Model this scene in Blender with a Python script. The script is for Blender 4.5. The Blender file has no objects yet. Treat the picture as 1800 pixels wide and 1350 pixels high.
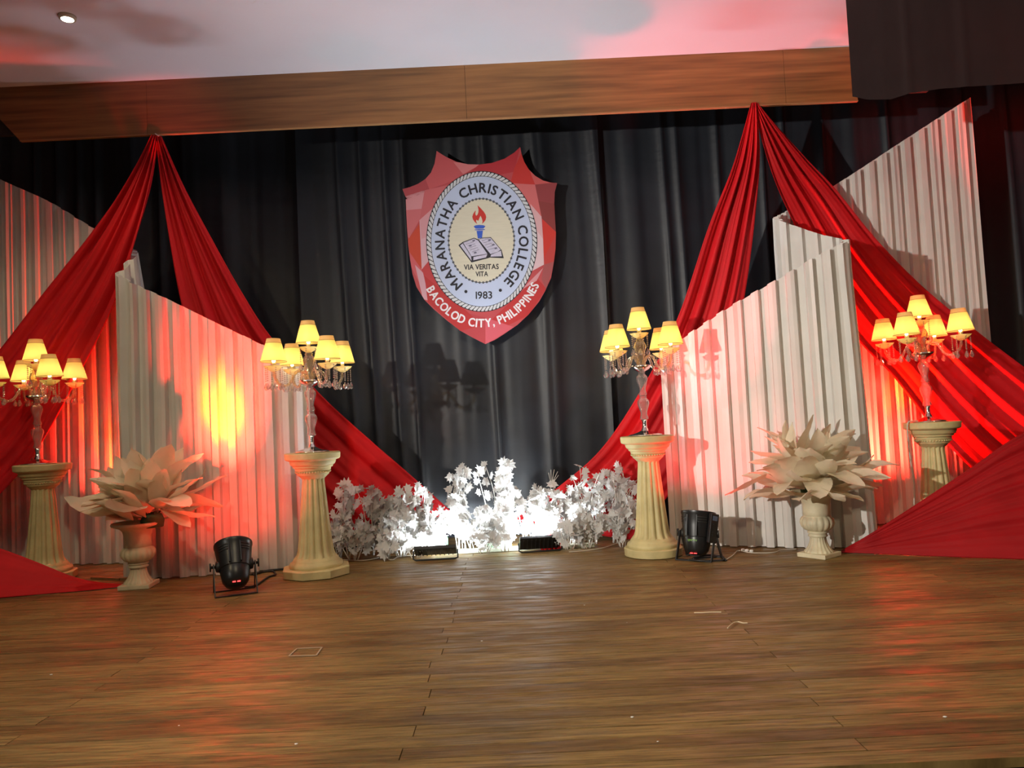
import bpy, bmesh, math, random
from mathutils import Vector, Matrix, Euler
random.seed(7)
SC = bpy.context.scene
COL = SC.collection
PI = math.pi

# ------------------------------------------------------------------ camera
CAM_H, PITCH, ROLL, FPX = 0.88, math.radians(2.6), math.atan(0.048), 1350.0
_f = Vector((0, math.cos(PITCH), math.sin(PITCH)))
_u0 = Vector((0, -math.sin(PITCH), math.cos(PITCH)))
_r0 = Vector((1, 0, 0))
_u = _u0 * math.cos(ROLL) + _r0 * math.sin(ROLL)
_r = _r0 * math.cos(ROLL) - _u0 * math.sin(ROLL)
cd = bpy.data.cameras.new('camera')
cam = bpy.data.objects.new('camera', cd)
COL.objects.link(cam)
cam.matrix_world = Matrix(((_r.x, _u.x, -_f.x, 0), (_r.y, _u.y, -_f.y, 0), (_r.z, _u.z, -_f.z, CAM_H), (0, 0, 0, 1)))
cd.sensor_width = 36
cd.lens = FPX / 1800 * 36
cd.clip_start = 0.02
SC.camera = cam

# ------------------------------------------------------------------ world, exposure, room lights
SC.view_settings.view_transform = 'Standard'
SC.view_settings.look = 'None'
SC.view_settings.gamma = 1
SC.view_settings.use_curve_mapping = False
SC.view_settings.exposure = 0.0
SC.cycles.use_denoising = True
SC.cycles.sample_clamp_indirect = 6
SC.cycles.max_bounces = 5
SC.cycles.diffuse_bounces = 3
SC.cycles.glossy_bounces = 2
SC.cycles.transparent_max_bounces = 10
w = bpy.data.worlds.new('hall_ambient')
SC.world = w
w.use_nodes = True
w.node_tree.nodes['Background'].inputs[0].default_value = (1.0, 0.86, 0.72, 1)
w.node_tree.nodes['Background'].inputs[1].default_value = 0.06


def light(name, kind, loc, target, energy, color, size=0.1, angle=60, blend=0.5, parent=None):
    ld = bpy.data.lights.new(name, kind)
    ld.energy = energy
    ld.color = color
    if kind == 'SPOT':
        ld.spot_size = math.radians(angle)
        ld.spot_blend = blend
        ld.shadow_soft_size = size
    elif kind == 'POINT':
        ld.shadow_soft_size = size
    elif kind == 'AREA':
        ld.size = size
    o = bpy.data.objects.new(name, ld)
    COL.objects.link(o)
    o.location = loc
    if target is not None:
        o.rotation_euler = (Vector(target) - Vector(loc)).to_track_quat('-Z', 'Y').to_euler()
    if parent is not None:
        o.parent = parent
    return o


# the follow spot that stands in the hall on the left (hard shadows fall to the right)
light('hall_spotlight', 'SPOT', (-4.0, -0.5, 1.75), (4.0, 5.0, 2.2), 1450, (1.0, 0.94, 0.84), 0.05, 74, 1.0)
# unseen warm downlights added to light the floor, above the front of the stage
for hx in (-3.0, 0.0, 3.0):
    light('added_downlight', 'SPOT', (hx, 1.2, 3.25), (hx, 3.4, 0.2), 100, (1.0, 0.81, 0.50), 0.10, 98, 0.9)


def at(px, py, Y):
    """point seen at photo pixel (px, py) at the depth Y"""
    d = _f + _r * ((px - 900) / FPX) + _u * ((675 - py) / FPX)
    return Vector((0, 0, CAM_H)) + d * (Y / d.y)


def on_floor(px, py, z=0.0):
    d = _f + _r * ((px - 900) / FPX) + _u * ((675 - py) / FPX)
    return Vector((0, 0, CAM_H)) + d * ((z - CAM_H) / d.z)


# ------------------------------------------------------------------ materials
MATS = {}


def srgb(r, g, b):
    def c(v):
        v /= 255
        return v / 12.92 if v <= 0.04045 else ((v + 0.055) / 1.055) ** 2.4
    return (c(r), c(g), c(b), 1)


def mat(name, color, rough=0.5, metal=0.0, var=0.0, vscale=8.0, bump=0.0, bscale=60.0, transl=0.0, spec=0.5, stretch=(1, 1, 1), coat=0.0):
    """principled surface with a little procedural variation and relief"""
    m = bpy.data.materials.new(name)
    m.use_nodes = True
    nt = m.node_tree
    b = nt.nodes['Principled BSDF']
    if len(color) == 3:
        color = (*color, 1)
    b.inputs['Base Color'].default_value = color
    b.inputs['Roughness'].default_value = rough
    b.inputs['Metallic'].default_value = metal
    b.inputs['Specular IOR Level'].default_value = spec
    b.inputs['Coat Weight'].default_value = coat
    tc = nt.nodes.new('ShaderNodeTexCoord')
    mp = nt.nodes.new('ShaderNodeMapping')
    mp.inputs['Scale'].default_value = stretch
    nt.links.new(tc.outputs['Object'], mp.inputs[0])
    if var > 0:
        n = nt.nodes.new('ShaderNodeTexNoise')
        n.inputs['Scale'].default_value = vscale
        n.inputs['Detail'].default_value = 5
        nt.links.new(mp.outputs[0], n.inputs['Vector'])
        mr = nt.nodes.new('ShaderNodeMapRange')
        mr.inputs[1].default_value = 0.3
        mr.inputs[2].default_value = 0.7
        mr.inputs[3].default_value = 1 - var
        mr.inputs[4].default_value = 1 + var * 0.4
        nt.links.new(n.outputs[0], mr.inputs[0])
        mx = nt.nodes.new('ShaderNodeMix')
        mx.data_type = 'RGBA'
        mx.blend_type = 'MULTIPLY'
        mx.inputs[0].default_value = 1
        mx.inputs[6].default_value = color
        nt.links.new(mr.outputs[0], mx.inputs[7])
        nt.links.new(mx.outputs[2], b.inputs['Base Color'])
    if bump > 0:
        n2 = nt.nodes.new('ShaderNodeTexNoise')
        n2.inputs['Scale'].default_value = bscale
        n2.inputs['Detail'].default_value = 4
        nt.links.new(mp.outputs[0], n2.inputs['Vector'])
        bp = nt.nodes.new('ShaderNodeBump')
        bp.inputs['Strength'].default_value = bump
        bp.inputs['Distance'].default_value = 0.01
        nt.links.new(n2.outputs[0], bp.inputs['Height'])
        nt.links.new(bp.outputs[0], b.inputs['Normal'])
    if transl > 0:
        t = nt.nodes.new('ShaderNodeBsdfTranslucent')
        t.inputs[0].default_value = color
        ms = nt.nodes.new('ShaderNodeMixShader')
        ms.inputs[0].default_value = transl
        nt.links.new(b.outputs[0], ms.inputs[1])
        nt.links.new(t.outputs[0], ms.inputs[2])
        nt.links.new(ms.outputs[0], nt.nodes['Material Output'].inputs[0])
    MATS[name] = m
    return m


def emit(name, color, strength):
    m = bpy.data.materials.new(name)
    m.use_nodes = True
    b = m.node_tree.nodes['Principled BSDF']
    b.inputs['Base Color'].default_value = (*color, 1)
    b.inputs['Emission Color'].default_value = (*color, 1)
    b.inputs['Emission Strength'].default_value = strength
    MATS[name] = m
    return m


def plank_material():
    m = bpy.data.materials.new('worn_floor_wood')
    m.use_nodes = True
    nt = m.node_tree
    L = nt.links.new
    b = nt.nodes['Principled BSDF']
    oi = nt.nodes.new('ShaderNodeObjectInfo')
    geo = nt.nodes.new('ShaderNodeNewGeometry')
    # shift the grain per board
    add = nt.nodes.new('ShaderNodeVectorMath'); add.operation = 'ADD'
    mul = nt.nodes.new('ShaderNodeVectorMath'); mul.operation = 'SCALE'
    cmb = nt.nodes.new('ShaderNodeCombineXYZ')
    L(oi.outputs['Random'], cmb.inputs[0]); L(oi.outputs['Random'], cmb.inputs[2])
    mul.inputs['Scale'].default_value = 40
    L(cmb.outputs[0], mul.inputs[0])
    L(geo.outputs['Position'], add.inputs[0]); L(mul.outputs[0], add.inputs[1])
    mp = nt.nodes.new('ShaderNodeMapping'); mp.inputs['Scale'].default_value = (2.6, 44, 1)
    L(add.outputs[0], mp.inputs[0])
    n = nt.nodes.new('ShaderNodeTexNoise'); n.inputs['Scale'].default_value = 2.2; n.inputs['Detail'].default_value = 8; n.inputs['Roughness'].default_value = 0.65
    L(mp.outputs[0], n.inputs['Vector'])
    r1 = nt.nodes.new('ShaderNodeValToRGB')
    r1.color_ramp.elements[0].position = 0.30; r1.color_ramp.elements[0].color = srgb(86, 66, 36)
    r1.color_ramp.elements[1].position = 0.68; r1.color_ramp.elements[1].color = srgb(164, 136, 82)
    L(n.outputs[0], r1.inputs[0])
    # board to board tone
    r2 = nt.nodes.new('ShaderNodeValToRGB')
    r2.color_ramp.elements[0].color = (0.66, 0.58, 0.52, 1)
    r2.color_ramp.elements[1].color = (1.06, 1.03, 0.98, 1)
    e = r2.color_ramp.elements.new(0.35); e.color = (0.92, 0.86, 0.80, 1)
    L(oi.outputs['Random'], r2.inputs[0])
    mx = nt.nodes.new('ShaderNodeMix'); mx.data_type = 'RGBA'; mx.blend_type = 'MULTIPLY'; mx.inputs[0].default_value = 1
    L(r1.outputs[0], mx.inputs[6]); L(r2.outputs[0], mx.inputs[7])
    # scuffs and dirt
    n3 = nt.nodes.new('ShaderNodeTexNoise'); n3.inputs['Scale'].default_value = 1.7; n3.inputs['Detail'].default_value = 6
    mp3 = nt.nodes.new('ShaderNodeMapping'); mp3.inputs['Scale'].default_value = (0.8, 2.2, 1)
    L(geo.outputs['Position'], mp3.inputs[0]); L(mp3.outputs[0], n3.inputs['Vector'])
    mr = nt.nodes.new('ShaderNodeMapRange'); mr.inputs[1].default_value = 0.35; mr.inputs[2].default_value = 0.65; mr.inputs[3].default_value = 0.72; mr.inputs[4].default_value = 1.08
    L(n3.outputs[0], mr.inputs[0])
    mx2 = nt.nodes.new('ShaderNodeMix'); mx2.data_type = 'RGBA'; mx2.blend_type = 'MULTIPLY'; mx2.inputs[0].default_value = 1
    L(mx.outputs[2], mx2.inputs[6]); L(mr.outputs[0], mx2.inputs[7])
    n5 = nt.nodes.new('ShaderNodeTexNoise'); n5.inputs['Scale'].default_value = 9.0; n5.inputs['Detail'].default_value = 9; n5.inputs['Roughness'].default_value = 0.8
    mp5 = nt.nodes.new('ShaderNodeMapping'); mp5.inputs['Scale'].default_value = (1.4, 6, 1)
    L(add.outputs[0], mp5.inputs[0]); L(mp5.outputs[0], n5.inputs['Vector'])
    mr5 = nt.nodes.new('ShaderNodeMapRange'); mr5.inputs[1].default_value = 0.32; mr5.inputs[2].default_value = 0.44; mr5.inputs[3].default_value = 0.55; mr5.inputs[4].default_value = 1.0
    L(n5.outputs[0], mr5.inputs[0])
    mx5 = nt.nodes.new('ShaderNodeMix'); mx5.data_type = 'RGBA'; mx5.blend_type = 'MULTIPLY'; mx5.inputs[0].default_value = 1
    L(mx2.outputs[2], mx5.inputs[6]); L(mr5.outputs[0], mx5.inputs[7])
    L(mx5.outputs[2], b.inputs['Base Color'])
    # patchy varnish
    mr2 = nt.nodes.new('ShaderNodeMapRange'); mr2.inputs[1].default_value = 0.35; mr2.inputs[2].default_value = 0.7; mr2.inputs[3].default_value = 0.30; mr2.inputs[4].default_value = 0.78
    n4 = nt.nodes.new('ShaderNodeTexNoise'); n4.inputs['Scale'].default_value = 3.0; n4.inputs['Detail'].default_value = 7
    mp4 = nt.nodes.new('ShaderNodeMapping'); mp4.inputs['Scale'].default_value = (2.0, 9, 1)
    b.inputs['Specular IOR Level'].default_value = 0.38
    L(add.outputs[0], mp4.inputs[0]); L(mp4.outputs[0], n4.inputs['Vector'])
    L(n4.outputs[0], mr2.inputs[0]); L(mr2.outputs[0], b.inputs['Roughness'])
    bp = nt.nodes.new('ShaderNodeBump'); bp.inputs['Strength'].default_value = 0.35; bp.inputs['Distance'].default_value = 0.004
    L(n.outputs[0], bp.inputs['Height']); L(bp.outputs[0], b.inputs['Normal'])
    return m


def ceiling_material():
    m = mat('stained_white_ceiling', (0.80, 0.82, 0.93), 0.7, var=0.05, vscale=1.2, bump=0.08, bscale=30)
    nt = m.node_tree
    L = nt.links.new
    b = nt.nodes['Principled BSDF']
    src = b.inputs['Base Color'].links[0].from_socket
    n = nt.nodes.new('ShaderNodeTexNoise'); n.inputs['Scale'].default_value = 2.6; n.inputs['Detail'].default_value = 9; n.inputs['Roughness'].default_value = 0.7
    tc = nt.nodes.new('ShaderNodeTexCoord')
    mp = nt.nodes.new('ShaderNodeMapping'); mp.inputs['Location'].default_value = (3.1, 1.4, 0)
    L(tc.outputs['Object'], mp.inputs[0]); L(mp.outputs[0], n.inputs['Vector'])
    r = nt.nodes.new('ShaderNodeValToRGB')
    r.color_ramp.elements[0].position = 0.67; r.color_ramp.elements[0].color = (0, 0, 0, 1)
    r.color_ramp.elements[1].position = 0.74; r.color_ramp.elements[1].color = (0.4, 0.4, 0.4, 1)
    L(n.outputs[0], r.inputs[0])
    mx = nt.nodes.new('ShaderNodeMix'); mx.data_type = 'RGBA'
    mx.inputs[7].default_value = (0.42, 0.30, 0.17, 1)
    L(r.outputs[0], mx.inputs[0]); L(src, mx.inputs[6]); L(mx.outputs[2], b.inputs['Base Color'])
    return m


def glass_mat(name, tint, gloss=0.35):
    """cheap clear crystal: transparent core with bright reflections"""
    m = bpy.data.materials.new(name)
    m.use_nodes = True
    nt = m.node_tree
    nt.nodes.remove(nt.nodes['Principled BSDF'])
    tr = nt.nodes.new('ShaderNodeBsdfTransparent'); tr.inputs[0].default_value = (*tint, 1)
    gl = nt.nodes.new('ShaderNodeBsdfGlossy'); gl.inputs['Roughness'].default_value = 0.08
    df = nt.nodes.new('ShaderNodeBsdfTranslucent'); df.inputs[0].default_value = (0.9, 0.86, 0.8, 1)
    d2 = nt.nodes.new('ShaderNodeBsdfDiffuse'); d2.inputs[0].default_value = (0.9, 0.86, 0.8, 1)
    lw = nt.nodes.new('ShaderNodeLayerWeight'); lw.inputs[0].default_value = gloss
    m1 = nt.nodes.new('ShaderNodeMixShader'); m2 = nt.nodes.new('ShaderNodeMixShader'); m3 = nt.nodes.new('ShaderNodeMixShader')
    m3.inputs[0].default_value = 0.5
    nt.links.new(df.outputs[0], m3.inputs[1]); nt.links.new(d2.outputs[0], m3.inputs[2])
    m2.inputs[0].default_value = 0.16
    nt.links.new(tr.outputs[0], m2.inputs[1]); nt.links.new(m3.outputs[0], m2.inputs[2])
    nt.links.new(lw.outputs['Facing'], m1.inputs[0])
    nt.links.new(m2.outputs[0], m1.inputs[1]); nt.links.new(gl.outputs[0], m1.inputs[2])
    nt.links.new(m1.outputs[0], nt.nodes['Material Output'].inputs[0])
    MATS[name] = m
    return m


M_PLANK = plank_material()
M_CEIL = ceiling_material()
M_SUB = mat('dark_subfloor', (0.02, 0.014, 0.01), 0.9, var=0.3)
M_HALL = mat('speckled_dark_carpet', (0.012, 0.009, 0.006), 0.9, var=0.8, vscale=22)
M_WALL = mat('dark_wall_paint', (0.03, 0.028, 0.028), 0.9, var=0.2)
M_FASCIA = mat('brown_veneer', srgb(150, 102, 58), 0.42, var=0.45, vscale=2.2, stretch=(0.7, 1, 14), bump=0.05, bscale=6)
M_EDGE = mat('raw_board_edge', srgb(170, 125, 80), 0.6, var=0.2)
M_BLACK = mat('black_satin_cloth', (0.018, 0.021, 0.029), 0.46, var=0.2, vscale=3, bump=0.16, bscale=11, stretch=(1, 1, 1.8), spec=0.5)
M_BLACK2 = mat('black_valance_cloth', (0.030, 0.013, 0.012), 0.7, var=0.2, vscale=3, bump=0.1, bscale=30)
M_RED = mat('red_drape_cloth', (0.66, 0.012, 0.018), 0.6, var=0.12, vscale=5, bump=0.12, bscale=40, transl=0.12, spec=0.25)
M_SHEER = mat('sheer_red_cloth', (0.46, 0.008, 0.012), 0.6, var=0.15, vscale=6, bump=0.12, bscale=40, transl=0.3, spec=0.25)
M_PANEL = mat('white_pleated_sheet', (0.76, 0.735, 0.69), 0.55, var=0.07, vscale=5, bump=0.05, bscale=40, transl=0.08)
M_STONE = mat('cream_cast_plaster', srgb(206, 190, 136), 0.55, var=0.22, vscale=9, bump=0.15, bscale=70)
M_URN = mat('cream_urn_plaster', srgb(218, 208, 176), 0.55, var=0.2, vscale=12, bump=0.12, bscale=70)
M_LEAFW = mat('white_silk_leaf', (0.66, 0.65, 0.635), 0.55, var=0.08, vscale=30, transl=0.25)
M_LEAFC = mat('cream_silk_petal', (0.88, 0.79, 0.60), 0.5, var=0.1, vscale=14, bump=0.1, bscale=60, transl=0.3)
M_STEM = mat('white_stem', (0.72, 0.69, 0.63), 0.6)
M_GREEN = mat('green_floral_foam', (0.05, 0.13, 0.06), 0.9, var=0.3)
M_PALEB = mat('pale_board', (0.55, 0.58, 0.45), 0.6, var=0.15)
M_CHROME = mat('chrome', (0.82, 0.80, 0.78), 0.12, 1.0)
M_GLASS = glass_mat('clear_crystal', (0.93, 0.91, 0.90), 0.5)
M_AMBER = glass_mat('amber_crystal', (0.98, 0.84, 0.58), 0.42)  # amber-tinted glass of the lamp vases and arms
M_CUP = mat('frosted_drip_cup', (0.95, 0.84, 0.48), 0.25, transl=0.55)
M_SHADE = mat('cream_lampshade_cloth', (0.95, 0.74, 0.24), 0.7, var=0.05, vscale=20, transl=0.6)
M_SHTRIM = mat('lampshade_trim', (0.30, 0.17, 0.05), 0.7)
M_SHBAND = mat('lampshade_dim_double_band', (0.78, 0.52, 0.22), 0.7, transl=0.4)  # doubled top band, its weaker glow put into a darker tan
M_BULB = emit('glowing_bulb', (1.0, 0.88, 0.6), 14)
M_PAR = mat('black_moulded_plastic', (0.013, 0.013, 0.014), 0.33, var=0.15, spec=0.5)
M_PARM = mat('black_painted_steel', (0.012, 0.012, 0.012), 0.45)
M_CABLE = mat('black_rubber_cable', (0.012, 0.012, 0.012), 0.5)
M_CABLEW = mat('ivory_cable', (0.6, 0.55, 0.45), 0.5)
M_LED = emit('red_amber_led_lens', (1.0, 0.12, 0.02), 12)
M_LEDW = emit('white_flood_led', (0.9, 0.97, 1.0), 14)
M_DISP = emit('red_display', (1.0, 0.05, 0.05), 3.0)
M_DISPB = mat('blue_grey_display', (0.10, 0.14, 0.24), 0.3)
M_GRN = mat('green_logo_print', (0.25, 0.5, 0.12), 0.5)
M_WOOD = mat('bare_wood_strip', srgb(140, 102, 62), 0.6, var=0.3, stretch=(1, 8, 8))
M_STRAW = mat('straw', (0.62, 0.50, 0.33), 0.7)
M_TAPE = mat('pale_tape_mark', (0.42, 0.33, 0.22), 0.7)
M_SWITCH = mat('white_plug_plastic', (0.75, 0.73, 0.68), 0.4)
M_DLIGHT = emit('downlight_lens', (1.0, 0.93, 0.75), 30)
M_DTRIM = mat('downlight_trim', (0.6, 0.55, 0.42), 0.4)


# ------------------------------------------------------------------ mesh helpers
def obj(name, bm, material, parent=None, smooth=False, loc=None):
    me = bpy.data.meshes.new(name)
    bmesh.ops.recalc_face_normals(bm, faces=bm.faces[:]) if smooth == 'recalc' else None
    bm.to_mesh(me)
    bm.free()
    mats = material if isinstance(material, (list, tuple)) else [material]
    for x in mats:
        me.materials.append(x)
    if smooth:
        for p in me.polygons:
            p.use_smooth = True
    o = bpy.data.objects.new(name, me)
    COL.objects.link(o)
    if loc is not None:
        o.location = loc
    if parent is not None:
        o.parent = parent
    return o


def sharp_by_angle(o, deg=35):
    me = o.data
    for p in me.polygons:
        p.use_smooth = True
    try:
        me.set_sharp_from_angle(angle=math.radians(deg))
    except Exception:
        pass
    return o


def tag(o, label, cat, group=None):
    o['label'] = label
    o['category'] = cat
    if group:
        o['group'] = group
    return o


def thing(name, loc, label, cat, group=None, rz=0.0):
    o = bpy.data.objects.new(name, None)
    o.empty_display_size = 0.1
    COL.objects.link(o)
    o.location = loc
    o.rotation_euler = (0, 0, rz)
    return tag(o, label, cat, group)


def struct(o):
    o['kind'] = 'structure'
    return o


def box(bm, x0, x1, y0, y1, z0, z1, M=None):
    vs = [Vector((x, y, z)) for z in (z0, z1) for (x, y) in ((x0, y0), (x1, y0), (x1, y1), (x0, y1))]
    if M is not None:
        vs = [M @ v for v in vs]
    v = [bm.verts.new(c) for c in vs]
    for f in ((3, 2, 1, 0), (4, 5, 6, 7), (0, 1, 5, 4), (1, 2, 6, 5), (2, 3, 7, 6), (3, 0, 4, 7)):
        bm.faces.new([v[i] for i in f])
    return v


def bevel(bm, wdt, seg=2):
    bmesh.ops.bevel(bm, geom=bm.edges[:], offset=wdt, segments=seg, affect='EDGES', profile=0.6)


def lathe(bm, prof, n=24, M=None, mod=None, cap=True, mi=None):
    """prof: list of (r, z). mod(a, z, r) -> r"""
    rings = []
    for (r, z) in prof:
        ring = []
        for k in range(n):
            a = 2 * PI * k / n
            rr = mod(a, z, r) if mod else r
            p = Vector((rr * math.cos(a), rr * math.sin(a), z))
            ring.append(bm.verts.new(M @ p if M is not None else p))
        rings.append(ring)
    for i in range(len(rings) - 1):
        for k in range(n):
            f = bm.faces.new((rings[i][k], rings[i][(k + 1) % n], rings[i + 1][(k + 1) % n], rings[i + 1][k]))
            if mi:
                f.material_index = mi(i)
    if cap:
        if prof[0][0] > 1e-4:
            bm.faces.new(list(reversed(rings[0])))
        if prof[-1][0] > 1e-4:
            bm.faces.new(rings[-1])
    return rings


def tube(bm, pts, r, n=8, cap=True):
    pts = [Vector(p) for p in pts]
    rad = r if isinstance(r, (list, tuple)) else [r] * len(pts)
    rings = []
    prev = None
    for i, p in enumerate(pts):
        t = (pts[min(i + 1, len(pts) - 1)] - pts[max(i - 1, 0)])
        if t.length < 1e-9:
            t = Vector((0, 0, 1))
        t.normalize()
        if prev is None:
            a = Vector((0, 0, 1)) if abs(t.z) < 0.9 else Vector((1, 0, 0))
            x = t.cross(a).normalized()
        else:
            x = (prev - t * prev.dot(t)).normalized()
        prev = x
        y = t.cross(x)
        rings.append([bm.verts.new(p + (x * math.cos(2 * PI * k / n) + y * math.sin(2 * PI * k / n)) * rad[i]) for k in range(n)])
    for i in range(len(rings) - 1):
        for k in range(n):
            bm.faces.new((rings[i][k], rings[i][(k + 1) % n], rings[i + 1][(k + 1) % n], rings[i + 1][k]))
    if cap:
        bm.faces.new(list(reversed(rings[0])))
        bm.faces.new(rings[-1])


def catmull(P, n):
    """n samples per span through the points P (Vectors of any size)"""
    out = []
    for i in range(len(P) - 1):
        p0 = P[max(i - 1, 0)]; p1 = P[i]; p2 = P[i + 1]; p3 = P[min(i + 2, len(P) - 1)]
        for k in range(n):
            t = k / n
            out.append(0.5 * ((2 * p1) + (p2 - p0) * t + (2 * p0 - 5 * p1 + 4 * p2 - p3) * t * t + (3 * p1 - p0 - 3 * p2 + p3) * t ** 3))
    out.append(P[-1].copy())
    return out


def resample(pts, n):
    L = [0]
    for a, b in zip(pts, pts[1:]):
        L.append(L[-1] + (b - a).length)
    out = []
    j = 0
    for k in range(n + 1):
        s = L[-1] * k / n
        while j < len(L) - 2 and L[j + 1] < s:
            j += 1
        d = L[j + 1] - L[j]
        out.append(pts[j].lerp(pts[j + 1], (s - L[j]) / d if d > 1e-9 else 0))
    return out


def solidify(o, t):
    md = o.modifiers.new('thickness', 'SOLIDIFY')
    md.thickness = t
    md.offset = 0
    return o


# ------------------------------------------------------------------ the setting
STAGE_FRONT, STAGE_BACK = on_floor(1700, 1335).y, 6.0
Z_CEIL, Z_FB, Y_F = 3.335, 2.955, 5.2

bm = bmesh.new()
box(bm, -4.8, 4.8, STAGE_FRONT + 0.02, STAGE_BACK, -0.78, -0.024)
floor = struct(obj('floor', bm, M_SUB))
# floor boards, 75 mm strips laid across the stage
row, y = 0, STAGE_FRONT
unit = {}
while y < 5.95:
    off = -0.33 if row % 2 == 0 else 0.87
    xs = [-4.8]
    x = off - 2.4 * 3
    while x < 4.75:
        xx = x + random.uniform(-0.02, 0.02)
        if xx > -4.6:
            xs.append(xx)
        x += 2.4
    xs.append(4.8)
    for a, b2 in zip(xs, xs[1:]):
        ln = b2 - a - 0.003
        key = round(ln, 1)
        if key not in unit:
            bm = bmesh.new()
            box(bm, -0.5, 0.5, -0.0358, 0.0358, -0.024, 0)
            me = bpy.data.meshes.new('plank')
            bm.to_mesh(me); bm.free()
            me.materials.append(M_PLANK)
            unit[key] = me
        o = bpy.data.objects.new('plank', unit[key])
        COL.objects.link(o)
        o.parent = floor
        o.scale = (ln, 1, 1)
        o.location = ((a + b2) / 2, y + 0.0375, random.uniform(-0.0012, 0.0))
    y += 0.075
    row += 1

bm = bmesh.new()
box(bm, -8, 8, -4, STAGE_FRONT + 0.02, -0.80, -0.78)
struct(obj('floor_hall', bm, M_HALL))

bm = bmesh.new()
box(bm, -4.8, 4.8, 6.0, 6.1, -0.02, 3.6)
struct(obj('wall_back', bm, M_WALL))
for nm, x0, x1 in (('wall_left', -4.9, -4.8), ('wall_right', 4.8, 4.9)):
    bm = bmesh.new()
    box(bm, x0, x1, 3.0, 6.1, -0.02, 3.6)
    struct(obj(nm, bm, M_WALL))
bm = bmesh.new()
box(bm, -4.8, 4.8, 0.6, Y_F + 0.02, Z_CEIL, Z_CEIL + 0.05)
ceiling = struct(obj('ceiling', bm, M_CEIL))
bm = bmesh.new()
box(bm, -4.8, 4.8, Y_F + 0.021, 6.1, 3.6, 3.65)
struct(obj('ceiling_behind', bm, M_WALL))

# wooden fascia under the ceiling: four veneered boards, the left end cut on the slant
fx = [at(35, 245, Y_F).x, at(258, 190, Y_F).x, at(818, 150, Y_F).x, at(1378, 120, Y_F).x, at(1496, 110, Y_F).x + 0.03]
bm = bmesh.new()
box(bm, fx[0] - 0.3, fx[-1] + 0.5, Y_F + 0.022, Y_F + 0.05, Z_FB + 0.05, Z_CEIL)
fascia = struct(obj('trim_1', bm, M_WALL))
for i in range(4):
    bm = bmesh.new()
    a, b2 = fx[i] + (0.001 if i else 0), fx[i + 1] - 0.001
    if i == 0:
        zc = Z_FB + (Z_CEIL - Z_FB)
        poly = [(a, Z_FB), (b2, Z_FB), (b2, zc), (a - 0.33, zc)]
    else:
        poly = [(a, Z_FB), (b2, Z_FB), (b2, Z_CEIL), (a, Z_CEIL)]
    v0 = [bm.verts.new((px, Y_F, pz)) for px, pz in poly]
    v1 = [bm.verts.new((px, Y_F + 0.02, pz)) for px, pz in poly]
    bm.faces.new(v0); bm.faces.new(list(reversed(v1)))
    for k in range(4):
        bm.faces.new((v0[k], v1[k], v1[(k + 1) % 4], v0[(k + 1) % 4]))
    obj('fascia_board', bm, M_FASCIA, fascia)
bm = bmesh.new()
box(bm, fx[0], fx[-1], Y_F - 0.004, Y_F + 0.022, Z_FB - 0.006, Z_FB)
obj('edge_strip', bm, M_EDGE, fascia)

# recessed downlight in the ceiling, top left
p = at(118, 12, 4.35)
dl = thing('downlight', (p.x, 4.35, Z_CEIL - 0.02), 'small round recessed downlight glowing in the white ceiling', 'light')
bm = bmesh.new(); lathe(bm, [(0.034, 0.0), (0.046, 0.004), (0.048, 0.020), (0.034, 0.020), (0.034, 0.0)], 24, cap=False)
obj('trim_ring', bm, M_DTRIM, dl, True)
bm = bmesh.new(); lathe(bm, [(0.0001, 0.006), (0.034, 0.008)], 24, cap=False)
obj('lens', bm, M_DLIGHT, dl)
light('downlight_beam', 'SPOT', (0, 0, -0.01), None, 45, (1.0, 0.80, 0.52), 0.03, 120, 0.7, dl)


# ------------------------------------------------------------------ black curtains
def hash1(i):
    return (math.sin(i * 127.1 + 311.7) * 43758.5453) % 1.0


def vnoise(x):
    i = math.floor(x)
    f = x - i
    f = f * f * (3 - 2 * f)
    return hash1(i) * (1 - f) + hash1(i + 1) * f


def fold(x, z, seed):
    q = x + 0.025 * math.sin(z * 0.8 + seed) + 0.012 * math.sin(z * 1.7 + x * 2.0)
    top = min(1, max(0, z / 3.0))
    big = vnoise(q * 3.1 + seed * 17)
    rid = 1 - abs(2 * vnoise(q * 6.3 + seed * 31 + 0.05 * z) - 1)
    fine = vnoise(q * 19 + seed * 5)
    flare = 0.03 * (1 - top) * vnoise(q * 4.4 + 3 * seed + 0.5 * z)
    return 0.055 * big + 0.034 * rid ** 3 + 0.010 * fine * (0.15 + 0.85 * top) + flare


def curtain(name, x0, x1, Yc, z0, z1, seed, label, m=M_BLACK, lower=None, amp=1.0, step=0.016, nz=46):
    bm = bmesh.new()
    nx = int((x1 - x0) / step)
    g = []
    for i in range(nx + 1):
        x = x0 + (x1 - x0) * i / nx
        zb = lower(x) if lower else z0
        colv = []
        for k in range(nz + 1):
            z = zb + (z1 - zb) * k / nz
            yy = Yc - fold(x, z, seed) * amp
            colv.append(bm.verts.new((x, yy, z)))
        g.append(colv)
    for i in range(nx):
        for k in range(nz):
            bm.faces.new((g[i][k], g[i + 1][k], g[i + 1][k + 1], g[i][k + 1]))
    return tag(obj(name, bm, m, None, True), label, 'curtain')


sx1, sx2 = at(532, 500, 5.8).x, at(1066, 500, 5.8).x
curtain('black_curtain', -4.75, sx1, 5.93, 0.004, 3.55, 1.3, 'black cloth backdrop curtain behind the left red drape')
curtain('black_curtain', sx1 - 0.03, sx2, 5.915, 0.004, 3.55, 4.1, 'black cloth backdrop curtain behind the shield sign in the middle')
curtain('black_curtain', sx2 - 0.03, 4.75, 5.935, 0.004, 3.55, 8.7, 'black cloth backdrop curtain behind the right red drape and tall white panel')

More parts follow.
